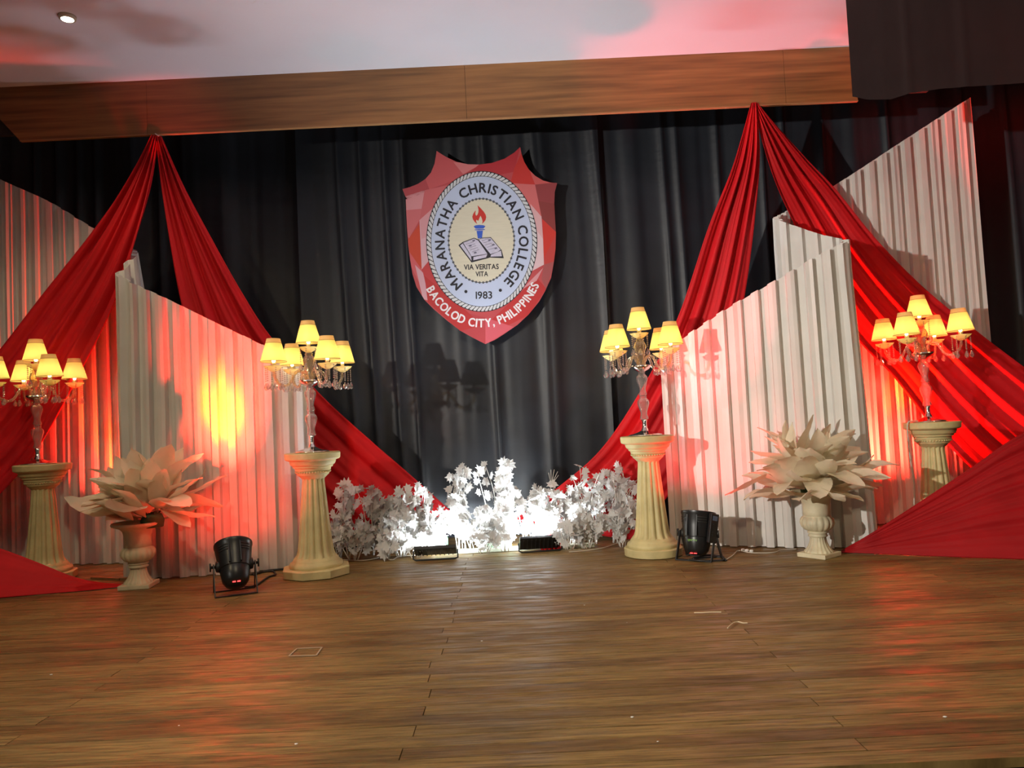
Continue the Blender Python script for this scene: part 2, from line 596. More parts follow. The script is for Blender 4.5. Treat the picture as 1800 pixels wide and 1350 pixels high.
# black valance cloth hung from the ceiling at the top right
vl = [at(x, y, 4.44) for x, y in ((1490, 163), (1530, 171), (1570, 171), (1605, 160), (1660, 152), (1800, 142), (2300, 110))]


def vlower(x):
    for a, b2 in zip(vl, vl[1:]):
        if x <= b2.x:
            t = max(0, (x - a.x) / (b2.x - a.x))
            return a.z + (b2.z - a.z) * t
    return vl[-1].z


tag(curtain('black_valance', at(1497, 80, 4.44).x, 4.7, 4.48, 0, Z_CEIL - 0.003, 2.2, '', M_BLACK2, vlower, 0.22, 0.02, 14),
    'black cloth valance hanging beside the wooden fascia at the top right', 'curtain')


# ------------------------------------------------------------------ white pleated scroll panels
def scroll_panel(name, ctrl, label, pitch=0.1, depth=0.040, seed=1, foot=0.004):
    """ctrl: (top px x, top px y, depth Y, lean in metres at the foot)"""
    rnd = random.Random(seed)
    P = []
    for (px, py, Y, lean) in ctrl:
        t = at(px, py, Y)
        P.append(Vector((t.x, Y, t.z, lean)))
    S = catmull(P, 14)
    # arc length in plan
    L = [0]
    for a, b2 in zip(S, S[1:]):
        L.append(L[-1] + math.hypot(b2[0] - a[0], b2[1] - a[1]))

    def ev(s):
        s = min(max(s, 0), L[-1] - 1e-6)
        lo, hi = 0, len(L) - 1
        while hi - lo > 1:
            mid = (lo + hi) // 2
            if L[mid] <= s: lo = mid
            else: hi = mid
        d = L[hi] - L[lo]
        return S[lo].lerp(S[hi], (s - L[lo]) / d if d > 1e-9 else 0)
    stations = []
    s = 0
    while s < L[-1]:
        pt = pitch * rnd.uniform(0.85, 1.15)
        for fr, off in ((0.0, 1), (0.20, 1), (0.38, 1), (0.44, 0), (0.62, 0.0), (0.92, 0.08)):
            stations.append((s + fr * pt, off * depth * rnd.uniform(0.85, 1.1)))
        s += pt
    stations = [q for q in stations if q[0] < L[-1]] + [(L[-1], 0)]
    bm = bmesh.new()
    nz = 10
    g = []
    for (s, off) in stations:
        c = ev(s)
        a, b2 = ev(s - 0.02), ev(s + 0.02)
        tx, ty = b2[0] - a[0], b2[1] - a[1]
        l = math.hypot(tx, ty) or 1
        nx, ny = ty / l, -tx / l
        colv = []
        for k in range(nz + 1):
            f = k / nz
            wv = 0.004 * math.sin(f * 7 + s * 9) * (1 if 0 < k < nz else 0.3)
            x = c[0] + c[3] * (1 - f) + nx * (off + wv)
            yy = c[1] + ny * (off + wv)
            colv.append(bm.verts.new((x, yy, foot + (c[2] - foot) * f)))
        g.append(colv)
    for i in range(len(g) - 1):
        for k in range(nz):
            bm.faces.new((g[i][k], g[i + 1][k], g[i + 1][k + 1], g[i][k + 1]))
    o = obj(name, bm, M_PANEL)
    solidify(o, 0.004)
    return tag(o, label, 'panel')


# right: starts behind the lamp, runs forward right, turns back left, then climbs to the peak
scroll_panel('pleated_panel', [
    (1160, 618, 5.12, 0.0), (1198, 597, 5.08, 0.0), (1283, 540, 4.93, 0.0), (1372, 489, 4.80, 0.01), (1430, 454, 4.73, 0.02),
    (1468, 433, 4.70, 0.04), (1481, 424, 4.76, 0.05), (1474, 419, 4.85, 0.05), (1440, 411, 4.94, 0.03), (1395, 396, 5.05, 0.0), (1366, 386, 5.14, -0.01), (1359, 383, 5.30, -0.01),
    (1372, 376, 5.45, 0.0), (1410, 356, 5.54, 0.0), (1470, 324, 5.57, 0.0), (1590, 246, 5.57, 0.0), (1672, 193, 5.56, 0.0), (1702, 174, 5.56, 0.03)],
    'tall white pleated panel curling into an S shape with its peak at the right', seed=3)
# left: mirror image, running out of the frame
scroll_panel('pleated_panel', [
    (-60, 280, 5.49, 0.0), (0, 315, 5.50, 0.0), (90, 356, 5.50, 0.0), (160, 398, 5.47, 0.0), (215, 426, 5.43, 0.02), (240, 440, 5.32, 0.26),
    (241, 448, 5.18, 0.30), (228, 464, 5.05, 0.14), (215, 480, 4.97, 0.02), (218, 487, 4.88, 0.0), (240, 500, 4.83, 0.0), (300, 528, 4.81, 0.0), (385, 570, 4.84, 0.0), (460, 606, 4.90, 0.0), (510, 632, 4.98, 0.0), (540, 650, 5.06, 0.0)],
    'white pleated panel curling into an S shape and sloping down from the left edge', seed=5)


# ------------------------------------------------------------------ red drapes
def drape_mesh(A, B, nu=70, nv=46, folds=7, amp=0.03, seed=0, bow=0.0, flat0=0.35):
    """cloth spanned between two edge curves A and B (lists of 3-D points from the tied end to the loose end)"""
    A = resample(catmull([Vector(p) for p in A], 10), nu)
    B = resample(catmull([Vector(p) for p in B], 10), nu)
    bm = bmesh.new()
    rnd = random.Random(seed)
    ph = [rnd.uniform(0, 6.28) for _ in range(6)]
    g = []
    for i in range(nu + 1):
        u = i / nu
        a, b2 = A[i], B[i]
        wd = (b2 - a).length
        rowv = []
        for k in range(nv + 1):
            v = k / nv
            p = a.lerp(b2, v)
            d = (math.sin(v * folds * 2 * PI + ph[0] + 0.9 * math.sin(u * 2.2 + ph[1]))
                 + 0.55 * math.sin(v * folds * 1.63 * 2 * PI + ph[2] + 1.3 * u)
                 + 0.30 * math.sin(v * folds * 2.9 * 2 * PI + ph[3] - 2 * u))
            am = amp * min(1, wd / 0.30 + flat0) * (1 - 0.6 * u)
            edge = min(1, min(v, 1 - v) * 12)
            p = p + Vector((0, -1, 0)) * (d * am * (0.35 + 0.65 * edge) + bow * math.sin(v * PI) * wd)
            rowv.append(bm.verts.new(p))
        g.append(rowv)
    for i in range(nu):
        for k in range(nv):
            bm.faces.new((g[i][k], g[i + 1][k], g[i + 1][k + 1], g[i][k + 1]))
    return bm


def edge(pts):
    return [at(x, y, Y) for x, y, Y in pts]


YT = Y_F - 0.005
pl = at(276, 236, YT)
ld_ = thing('red_drape', (pl.x, YT, Z_FB), 'red cloth drape tied to the fascia at the left and parted into two swags', 'drape')
pr = at(1327, 179, YT)
rd_ = thing('red_drape', (pr.x, YT, Z_FB), 'red cloth drape tied to the fascia at the right and parted into two swags', 'drape')


def drape_part(name, root, bm, m=M_RED):
    bmesh.ops.translate(bm, verts=bm.verts[:], vec=-root.location)
    return solidify(obj(name, bm, m, root, True), 0.002)


drape_part('swag', ld_, drape_mesh(
    edge([(268, 238, 5.19), (232, 308, 5.22), (162, 408, 5.25), (72, 522, 5.25), (0, 615, 5.22), (-110, 750, 5.15)]),
    edge([(277, 240, 5.19), (265, 320, 5.16), (240, 420, 5.12), (203, 530, 5.12), (150, 640, 5.12), (66, 790, 5.10), (-10, 880, 5.05), (-110, 985, 4.95)]),
    folds=4.2, amp=0.030, seed=1))
drape_part('swag', ld_, drape_mesh(
    edge([(274, 240, 5.19), (283, 320, 5.24), (298, 420, 5.28), (318, 530, 5.32), (350, 650, 5.36), (420, 770, 5.40), (520, 880, 5.42), (620, 955, 5.43)]),
    edge([(284, 240, 5.19), (322, 325, 5.24), (368, 412, 5.28), (424, 512, 5.33), (476, 592, 5.36), (560, 690, 5.40), (650, 773, 5.44), (716, 830, 5.46), (800, 905, 5.48)]),
    folds=3.6, amp=0.026, seed=2))
drape_part('swag', rd_, drape_mesh(
    edge([(1320, 181, 5.19), (1302, 245, 5.22), (1283, 305, 5.24), (1244, 402, 5.28), (1192, 556, 5.33), (1132, 676, 5.38), (1060, 785, 5.43), (985, 853, 5.46), (900, 915, 5.48)]),
    edge([(1329, 181, 5.19), (1336, 270, 5.22), (1328, 380, 5.26), (1312, 505, 5.30), (1290, 610, 5.33), (1250, 730, 5.36), (1190, 850, 5.40), (1110, 950, 5.42)]),
    folds=3.8, amp=0.026, seed=3))
drape_part('swag', rd_, drape_mesh(
    edge([(1324, 181, 5.19), (1341, 255, 5.25), (1364, 325, 5.32), (1398, 400, 5.40), (1450, 510, 5.43), (1510, 600, 5.44), (1570, 662, 5.44), (1640, 752, 5.42), (1712, 828, 5.38), (1830, 930, 5.25), (1930, 1000, 5.15)]),
    edge([(1331, 181, 5.19), (1372, 228, 5.28), (1420, 281, 5.36), (1468, 331, 5.42), (1540, 420, 5.44), (1620, 502, 5.44), (1702, 570, 5.43), (1800, 645, 5.40), (1960, 760, 5.30), (2080, 860, 5.2)]),
    folds=4.6, amp=0.020, seed=4))


def tail_mesh(front, back, nu=60, nv=30, folds=5, amp=0.012, seed=0):
    """cloth spread on the floor: its front edge lies on the boards, the back edge is pulled up"""
    F = resample(catmull([Vector(p) for p in front], 10), nu)
    Bk = resample(catmull([Vector(p) for p in back], 10), nu)
    bm = bmesh.new()
    rnd = random.Random(seed)
    ph = [rnd.uniform(0, 6.28) for _ in range(4)]
    g = []
    for i in range(nu + 1):
        u = i / nu
        rowv = []
        for k in range(nv + 1):
            v = k / nv
            p = F[i].lerp(Bk[i], v)
            d = math.sin(v * folds * 2 * PI + ph[0] + u * 1.2) + 0.6 * math.sin(v * folds * 1.7 * 2 * PI + ph[1]) + 0.4 * math.sin(v * folds * 3.1 * 2 * PI + ph[2] + 3 * u)
            s = u * amp * math.sin(min(1, v * 4) * PI / 2)
            q = p + Vector((0, -0.8, 0.6)) * (d * s)
            sag = -0.06 * math.sin(v * PI) * u
            q.z = max(0.003 + 0.003 * u, q.z + sag * 0.4)
            rowv.append(bm.verts.new(q))
        g.append(rowv)
    for i in range(nu):
        for k in range(nv):
            bm.faces.new((g[i][k], g[i + 1][k], g[i + 1][k + 1], g[i][k + 1]))
    return bm


fl = [on_floor(x, y, 0.004) for x, y in ((222, 1030), (160, 1037), (80, 1044), (0, 1051), (-120, 1062), (-320, 1080))]
bk = [on_floor(222, 1027, 0.008), at(178, 1024, 4.60), at(130, 1014, 4.60), at(62, 987, 4.60), at(0, 964, 4.60), at(-120, 925, 4.62), at(-320, 870, 4.75)]
drape_part('floor_tail', ld_, tail_mesh(fl, bk, amp=0.006, folds=2, seed=2), M_RED)
fr = [on_floor(x, y, 0.004) for x, y in ((1478, 971), (1560, 974), (1680, 979), (1800, 983), (1980, 992), (2200, 1003), (2420, 1014))]
br = [on_floor(1480, 967, 0.008), at(1530, 938, 4.50), at(1620, 880, 4.46), at(1710, 820, 4.44), at(1800, 760, 4.42), at(1960, 690, 4.46), at(2180, 650, 4.65), at(2400, 640, 4.95)]
drape_part('floor_tail', rd_, tail_mesh(fr, br, nv=60, amp=0.020, folds=5, seed=5), M_SHEER)
# white knot of cord at the left tie, loose string under the fascia at the right
bm = bmesh.new()
k0 = Vector((pl.x + 0.004, YT - 0.012, Z_FB - 0.012)) - ld_.location
tube(bm, [k0 + Vector((-0.012, 0, 0.008)), k0, k0 + Vector((0.012, -0.004, -0.010)), k0 + Vector((0.018, 0, -0.004))], 0.004, 6)
obj('tie_cord', bm, M_SWITCH, ld_, True)
bm = bmesh.new()
ks = [at(x, y, Y_F + 0.01) for x, y in ((1248, 190), (1262, 186), (1274, 180), (1282, 184), (1276, 190), (1270, 184), (1284, 189))]
tube(bm, catmull(ks, 6), 0.0022, 5)
tag(obj('frayed_string', bm, M_STRAW, None, True), 'frayed string dangling under the fascia left of the right drape', 'string')

# ------------------------------------------------------------------ shield sign
SHY = 5.735
SK = 1101 / 310.0


def sp(cx, cy, layer=0.0):
    return at(690 + cx / SK, 240 + cy / SK, SHY - layer)


sc0 = sp(557, 1295)
sign = thing('shield_sign', (sc0.x, SHY, sc0.z), 'red faceted shield sign with a pale oval college seal hung on the black curtain', 'sign')


def to_sign(v):
    return v - sign.location


def flat_poly(bm, pts, layer, mi=0):
    vs = [bm.verts.new(to_sign(sp(x, y, layer))) for x, y in pts]
    f = bm.faces.new(vs)
    f.material_index = mi
    f.normal_update()
    if f.normal.y > 0:
        f.normal_flip()
    return f


OUT = [(275, 90), (330, 125), (400, 158), (470, 173), (540, 175), (620, 165), (700, 138), (760, 100), (797, 65), (806, 112), (822, 158), (850, 205), (890, 245), (940, 275), (985, 287), (1028, 290),
       (1013, 345), (1010, 420), (1015, 520), (1020, 600), (1018, 700), (1008, 780), (990, 880), (955, 960), (915, 1030), (850, 1110), (780, 1175), (700, 1230), (640, 1268), (580, 1295),
       (500, 1255), (420, 1210), (330, 1140), (260, 1080), (200, 1020), (150, 940), (125, 860), (110, 770), (98, 680), (90, 560), (85, 460), (82, 380), (62, 328), (110, 315), (160, 295), (205, 265), (240, 225), (262, 170), (270, 125)]


def clip(sub, cl):
    """Sutherland-Hodgman: sub by the convex polygon cl"""
    area = sum(a[0] * b2[1] - b2[0] * a[1] for a, b2 in zip(cl, cl[1:] + cl[:1]))
    if area < 0:
        cl = list(reversed(cl))
    out = sub
    for a, b2 in zip(cl, cl[1:] + cl[:1]):
        inp, out = out, []
        if not inp:
            break
        side = lambda p: (b2[0] - a[0]) * (p[1] - a[1]) - (b2[1] - a[1]) * (p[0] - a[0])
        for i, p in enumerate(inp):
            q = inp[i - 1]
            sp_, sq = side(p), side(q)
            if sp_ >= 0:
                if sq < 0:
                    t = sq / (sq - sp_)
                    out.append((q[0] + (p[0] - q[0]) * t, q[1] + (p[1] - q[1]) * t))
                out.append(p)
            elif sq >= 0:
                t = sq / (sq - sp_)
                out.append((q[0] + (p[0] - q[0]) * t, q[1] + (p[1] - q[1]) * t))
    return out


# board
bm = bmesh.new()
flat_poly(bm, OUT, 0.0)
_a = [bm.verts.new(to_sign(sp(x, y, 0.0))) for x, y in OUT]
_b = [bm.verts.new(v.co + Vector((0, 0.008, 0))) for v in _a]
bm.faces.new(_b)
for k in range(len(_a)):
    k2 = (k + 1) % len(_a)
    bm.faces.new((_a[k], _a[k2], _b[k2], _b[k]))
M_SB = mat('shield_red_print', srgb(196, 78, 84), 0.45, var=0.06)
obj('shield_board', bm, M_SB, sign)
FAC = [
    ([(62, 60), (275, 60), (300, 320), (62, 400)], (184, 74, 82)),
    ([(275, 60), (540, 170), (420, 260), (230, 330), (205, 265)], (206, 92, 98)),
    ([(380, 160), (560, 170), (440, 235)], (222, 128, 132)),
    ([(540, 175), (797, 60), (760, 220), (560, 260), (460, 240)], (188, 52, 62)),
    ([(797, 60), (890, 300), (720, 290), (760, 200)], (202, 54, 50)),
    ([(797, 60), (1030, 285), (890, 300)], (206, 92, 92)),
    ([(890, 300), (1030, 285), (1020, 420), (910, 400)], (150, 62, 66)),
    ([(905, 400), (1020, 420), (1025, 600), (930, 510)], (140, 58, 58)),
    ([(720, 290), (890, 300), (930, 500), (820, 400)], (214, 110, 112)),
    ([(860, 420), (930, 500), (940, 640), (880, 560)], (224, 176, 182)),
    ([(935, 510), (1025, 600), (945, 760)], (208, 56, 48)),
    ([(945, 760), (1025, 600), (1010, 800), (955, 800)], (196, 66, 64)),
    ([(880, 560), (940, 640), (945, 800), (870, 840)], (228, 196, 204)),
    ([(945, 800), (1010, 780), (960, 960), (930, 890)], (168, 84, 88)),
    ([(800, 960), (940, 820), (900, 900)], (216, 150, 158)),
    ([(60, 380), (200, 335), (190, 470), (80, 460)], (222, 150, 158)),
    ([(80, 460), (190, 450), (170, 520), (100, 640), (85, 560)], (212, 112, 118)),
    ([(200, 335), (360, 300), (260, 440), (170, 520)], (208, 104, 110)),
    ([(170, 520), (260, 440), (230, 620), (180, 640)], (220, 158, 168)),
    ([(98, 640), (168, 545), (182, 830), (105, 720)], (206, 70, 44)),
    ([(168, 520), (240, 560), (240, 760), (182, 830)], (222, 176, 188)),
    ([(105, 720), (182, 830), (225, 1030), (110, 800)], (214, 96, 104)),
    ([(182, 830), (240, 760), (330, 960), (205, 900)], (198, 62, 68)),
    ([(140, 800), (190, 850), (230, 1025), (190, 1015)], (218, 166, 180)),
    ([(200, 870), (420, 1050), (560, 1180), (420, 1215), (220, 1035)], (190, 48, 52)),
    ([(420, 1090), (580, 1130), (580, 1300), (380, 1190)], (186, 66, 74)),
    ([(580, 1180), (900, 880), (960, 950), (850, 1115), (620, 1230)], (192, 50, 54)),
    ([(580, 1130), (760, 1190), (580, 1300)], (212, 92, 106)),
]
bm = bmesh.new()
fm = []
for i, (poly, c) in enumerate(FAC):
    q = clip(OUT, poly)
    if len(q) < 3:
        continue
    q2 = [q[0]]
    for p in q[1:]:
        if math.dist(p, q2[-1]) > 0.5:
            q2.append(p)
    if math.dist(q2[0], q2[-1]) < 0.5:
        q2.pop()
    if len(q2) < 3:
        continue
    flat_poly(bm, q2, 0.0005 + 0.0001 * (i % 5), len(fm))
    fm.append(mat('shield_facet_print', srgb(*c), 0.45))
obj('facet_print', bm, fm, sign)
M_SEAL = mat('pale_blue_print', srgb(196, 208, 238), 0.5)
M_CREAM = mat('cream_print', srgb(222, 216, 196), 0.5, var=0.05, vscale=20, stretch=(0.4, 1, 3))
M_INK = mat('dark_ink_print', srgb(34, 34, 46), 0.5)
M_WHT = mat('white_print', srgb(238, 234, 240), 0.5)
M_ROPE = mat('rope_grey_print', srgb(214, 216, 222), 0.5)
M_DOT = mat('slate_dot_print', srgb(82, 86, 96), 0.5)
M_FLAME = mat('flame_red_print', srgb(204, 50, 42), 0.5)
M_BLUE = mat('torch_blue_print', srgb(56, 96, 204), 0.5)
M_PAGE = mat('page_print', srgb(208, 204, 226), 0.5, var=0.15, vscale=60)
CX, CY = 557, 655


def ell(a, b2, n=96, cx=CX, cy=CY):
    return [(cx + a * math.cos(2 * PI * k / n), cy + b2 * math.sin(2 * PI * k / n)) for k in range(n)]


bm = bmesh.new(); flat_poly(bm, ell(347, 440), 0.0016); obj('rope_outline', bm, M_INK, sign)
bm = bmesh.new()
NR = 88
for k in range(NR):
    t0 = 2 * PI * k / NR
    dt = 2 * PI / NR
    pts = []
    for (rr, tt) in ((0.04, -0.26), (0.25, -0.10), (0.75, 0.36), (0.96, 0.58), (0.96, 1.10), (0.78, 1.16), (0.28, 0.74), (0.04, 0.50)):
        a = 317 + (344 - 317) * rr; b2 = 408 + (437 - 408) * rr
        t = t0 + tt * dt
        pts.append((CX + a * math.cos(t), CY + b2 * math.sin(t)))
    flat_poly(bm, pts, 0.0021)
obj('rope_border', bm, M_ROPE, sign)
bm = bmesh.new(); flat_poly(bm, ell(315, 406), 0.0026); obj('seal_ring', bm, M_SEAL, sign)
bm = bmesh.new(); flat_poly(bm, ell(207, 264, cx=555, cy=650), 0.0030); flat_poly(bm, ell(203, 260, cx=555, cy=650), 0.0033, 1); obj('seal_centre', bm, [M_DOT, M_CREAM], sign)
bm = bmesh.new()
for k in range(58):
    t = 2 * PI * k / 58
    x, y2 = 555 + 205 * math.cos(t), 650 + 262 * math.sin(t)
    flat_poly(bm, [(x + 7.5 * math.cos(q * PI / 4), y2 + 7.5 * math.sin(q * PI / 4)) for q in range(8)], 0.0037)
obj('dotted_ring', bm, M_DOT, sign)['kind'] = 'stuff'

# lettering (built-in font outlines turned into flat print)
_gl = {}


def glyph(ch, off=0.0):
    key = (ch, off)
    if key not in _gl:
        cu = bpy.data.curves.new('glyph', 'FONT')
        cu.body = ch
        cu.offset = off
        cu.resolution_u = 3
        o = bpy.data.objects.new('glyph', cu)
        COL.objects.link(o)
        dg = bpy.context.evaluated_depsgraph_get()
        me = o.evaluated_get(dg).to_mesh()
        vs = [(v.co.x, v.co.y) for v in me.vertices]
        fs = [tuple(p.vertices) for p in me.polygons]
        xs = [v[0] for v in vs] or [0, 0.3]
        ys = [v[1] for v in vs] or [0, 0.7]
        o.evaluated_get(dg).to_mesh_clear()
        bpy.data.objects.remove(o)
        bpy.data.curves.remove(cu)
        _gl[key] = (vs, fs, min(xs), max(xs), min(ys), max(ys))
    return _gl[key]


CAP = None


def cap_h(off):
    g = glyph('H', 0.0)
    return g[5] - g[4], g[4]


def put(m, ch, x, y, ang, h, off, layer, xs=1.0):
    """glyph with its centre line bottom at (x, y) in sign pixels, rotated by ang (image angle), cap height h"""
    vs, fs, x0, x1, y0, y1 = glyph(ch, 0.0)
    ch_h, base = cap_h(0.0)
    k = h / ch_h
    ca, sa = math.cos(ang), math.sin(ang)
    e = off * h
    bm = bmesh.new()
    for n_, (ox, oy) in enumerate(((0, 0), (e, 0), (-e, 0), (0, e), (0, -e), (e * 0.7, e * 0.7), (-e * 0.7, e * 0.7), (e * 0.7, -e * 0.7), (-e * 0.7, -e * 0.7))):
        nv = []
        for vx, vy in vs:
            lx = (vx - (x0 + x1) / 2) * k * xs + ox
            ly = -(vy - base) * k + oy
            nv.append(bm.verts.new(to_sign(sp(x + lx * ca - ly * sa, y + lx * sa + ly * ca, layer + 0.00003 * n_))))
        for f in fs:
            fc = bm.faces.new([nv[i] for i in f])
            fc.normal_update()
            if fc.normal.y > 0:
                fc.normal_flip()
    obj('letter', bm, m, sign)


def arc_text(text, a, b2, t_start, t_end, h, off, layer, outward, m, name, space=0.55, xs=1.0, gap=0.22):
    """letters spread evenly along an ellipse from t_start to t_end (image angles, y down)"""
    ch_h, _ = cap_h(off)
    k = h / ch_h
    adv = []
    for ch in text:
        if ch == ' ':
            adv.append(space * h)
        else:
            g = glyph(ch, 0.0)
            adv.append((g[3] - g[2]) * k * xs + gap * h)
    N = 600
    T = [t_start + (t_end - t_start) * i / N for i in range(N + 1)]
    Pp = [(CX + a * math.cos(t), CY + b2 * math.sin(t)) for t in T]
    Ls = [0]
    for p, q in zip(Pp, Pp[1:]):
        Ls.append(Ls[-1] + math.dist(p, q))
    tot = sum(adv)
    # first and last letter centres sit on the ends
    span0, span1 = adv[0] / 2, tot - adv[-1] / 2
    c = 0
    for ch, ad in zip(text, adv):
        s = (c + ad / 2 - span0) / (span1 - span0) * Ls[-1]
        c += ad
        if ch == ' ':
            continue
        j = min(range(len(Ls)), key=lambda i: abs(Ls[i] - s))
        j0, j1 = max(j - 3, 0), min(j + 3, N)
        tx, ty = Pp[j1][0] - Pp[j0][0], Pp[j1][1] - Pp[j0][1]
        ang = math.atan2(ty, tx)
        # centre of the letter lies on the ellipse: move down by half a cap
        dx, dy = -math.sin(ang), math.cos(ang)
        put(m, ch, Pp[j][0] + dx * h / 2, Pp[j][1] + dy * h / 2, ang, h, off, layer, xs)


def line_text(text, xa, xb, y, h, off, layer, m, name, slope=-0.02, space=0.35, gap=0.12):
    ch_h, _ = cap_h(off)
    k = h / ch_h
    adv = [space * h if ch == ' ' else (glyph(ch, 0.0)[3] - glyph(ch, 0.0)[2]) * k + gap * h for ch in text]
    tot = sum(adv)
    xs = (xb - xa) / tot
    c = 0
    for ch, ad in zip(text, adv):
        if ch != ' ':
            x = xa + (c + ad / 2) * xs
            put(m, ch, x, y + slope * (x - (xa + xb) / 2), slope, h, off, layer, xs)
        c += ad


D = math.radians
arc_text('MARANATHA CHRISTIAN COLLEGE', 262, 335, D(127), D(409.5), 57, 0.035, 0.0037, True, M_INK, 'ring_lettering')
arc_text('BACOLOD CITY, PHILIPPINES', 392, 510, D(144), D(32.5), 50, 0.04, 0.0012, False, M_WHT, 'city_lettering', gap=0.26, space=0.42, xs=0.84)
line_text('1983', 518, 624, 1012, 44, 0.02, 0.0037, M_INK, 'year_lettering')
line_text('VIA VERITAS', 445, 664, 829, 31, 0.03, 0.0040, M_INK, 'motto_lettering')
line_text('VITA', 518, 597, 872, 29, 0.03, 0.0040, M_INK, 'motto_lettering')
for x, y2 in ((458, 968), (673, 960)):
    bm = bmesh.new()
    flat_poly(bm, [(x + 10 * math.cos(q * PI / 6), y2 + 10 * math.sin(q * PI / 6)) for q in range(12)], 0.0037)
    obj('ring_dot', bm, M_INK, sign)
# emblem: flame, torch, open book (drawn in the coordinates of a finer crop)
Zc = lambda x, y2: (((780 + x / 9) - 690) * SK, ((350 + y2 / 9) - 240) * SK)


def zpoly(bm, pts, layer, mi=0):
    flat_poly(bm, [Zc(x, y2) for x, y2 in pts], layer, mi)


bm = bmesh.new()
zpoly(bm, [(530, 395), (490, 360), (462, 320), (452, 280), (465, 235), (490, 195), (508, 180), (500, 215), (502, 245), (516, 265), (535, 245), (548, 210), (550, 165), (535, 98), (580, 140), (630, 195), (662, 245), (672, 285), (662, 330), (635, 365), (605, 392), (615, 350), (600, 300), (582, 262), (560, 310), (545, 345), (520, 325), (510, 345)], 0.0040)
obj('flame_print', bm, M_FLAME, sign)
bm = bmesh.new()
zpoly(bm, [(472, 432), (500, 416), (560, 408), (630, 414), (660, 430), (628, 466), (505, 468)], 0.0040)
zpoly(bm, [(488, 482), (560, 474), (652, 476), (650, 488), (560, 494), (492, 492)], 0.0040)
zpoly(bm, [(520, 503), (620, 498), (606, 612), (540, 625)], 0.0040)
obj('torch_print', bm, M_BLUE, sign)
bm = bmesh.new()
zpoly(bm, [(232, 730), (300, 678), (480, 612), (545, 638), (600, 612), (745, 602), (915, 805), (950, 935), (730, 925), (690, 938), (440, 1003)], 0.0042, 0)
zpoly(bm, [(308, 690), (480, 624), (545, 655), (690, 865), (440, 905)], 0.0046, 1)
zpoly(bm, [(555, 640), (600, 622), (740, 612), (900, 800), (850, 835), (740, 870)], 0.0046, 1)
zpoly(bm, [(260, 735), (300, 700), (432, 905), (440, 975)], 0.0046, 1)
zpoly(bm, [(470, 915), (690, 872), (670, 922), (468, 968)], 0.0046, 1)
zpoly(bm, [(748, 880), (905, 815), (920, 905), (740, 910)], 0.0046, 1)
for (x, y2, l) in ((350, 712, 120), (372, 740, 120), (395, 770, 120), (415, 800, 120), (440, 835, 120), (600, 655, 110), (625, 690, 110), (650, 725, 110), (680, 760, 110), (705, 800, 110)):
    zpoly(bm, [(x, y2), (x + l, y2 - l * 0.33), (x + l + 4, y2 - l * 0.33 + 8), (x + 4, y2 + 8)], 0.0050, 2)
for (x, y2) in ((450, 650), (395, 730), (475, 840), (700, 640), (760, 715), (800, 770)):
    zpoly(bm, [(x, y2), (x + 40, y2 - 10), (x + 48, y2 + 14), (x + 8, y2 + 24)], 0.0052, 3)
obj('book_print', bm, [M_INK, M_PAGE, mat('pale_ink_print', srgb(150, 146, 170), 0.5), mat('grey_ink_print', srgb(110, 106, 132), 0.5)], sign)


# ------------------------------------------------------------------ pedestals
def pedestal(loc, label, rz=0.0, sc=0.90, octo=False):
    t = thing('pedestal', loc, label, 'pedestal', 'fluted pedestals under the lamps', rz)
    bm = bmesh.new()
    oct_ = lambda a, z, r: r / max(math.cos((a + PI / 8) % (PI / 4) - PI / 8), 0.90) * 0.97
    lathe(bm, [(0.185 * sc, 0.0), (0.196 * sc, 0.004), (0.198 * sc, 0.046), (0.190 * sc, 0.052), (0.0001, 0.052)], 48, mod=oct_ if octo else None)
    sharp_by_angle(obj('plinth', bm, M_STONE, t), 30)
    bm = bmesh.new()
    lathe(bm, [(0.155, 0.050), (0.160, 0.062), (0.155, 0.078), (0.140, 0.084), (0.138, 0.092), (0.130, 0.104), (0.118, 0.112)], 48, cap=False)
    obj('base_moulding', bm, M_STONE, t, True)
    bm = bmesh.new()
    flute = lambda a, z, r: r * (1 - 0.11 * max(0, -math.cos(a * 14)) ** 0.8 + 0.03 * max(0, math.cos(a * 14)))
    sh = [(0.125, 0.106), (0.112, 0.122), (0.104, 0.145), (0.098, 0.19), (0.090, 0.27), (0.082, 0.36), (0.074, 0.45), (0.067, 0.53), (0.064, 0.565), (0.066, 0.582)]
    lathe(bm, sh, 112, mod=flute, cap=False)
    obj('fluted_shaft', bm, M_STONE, t, True)
    bm = bmesh.new()
    lathe(bm, [(0.060, 0.574), (0.072, 0.582), (0.086, 0.596), (0.094, 0.602), (0.096, 0.610), (0.100, 0.612), (0.100, 0.626), (0.106, 0.628), (0.108, 0.642), (0.118, 0.646),
               (0.120, 0.656), (0.130, 0.662), (0.136, 0.672), (0.138, 0.686), (0.150, 0.690), (0.160, 0.694), (0.164, 0.700), (0.166, 0.730), (0.162, 0.735), (0.0001, 0.735)], 48)
    cp = sharp_by_angle(obj('capital', bm, M_STONE, t), 28)
    bm = bmesh.new()
    for k in range(40):
        a = 2 * PI * k / 40
        M = Matrix.Translation((0.102 * math.cos(a), 0.102 * math.sin(a), 0.619)) @ Matrix.Rotation(a, 4, 'Z')
        bmesh.ops.create_icosphere(bm, subdivisions=1, radius=0.0062, matrix=M)
    obj('bead_moulding', bm, M_STONE, cp, True)
    return t


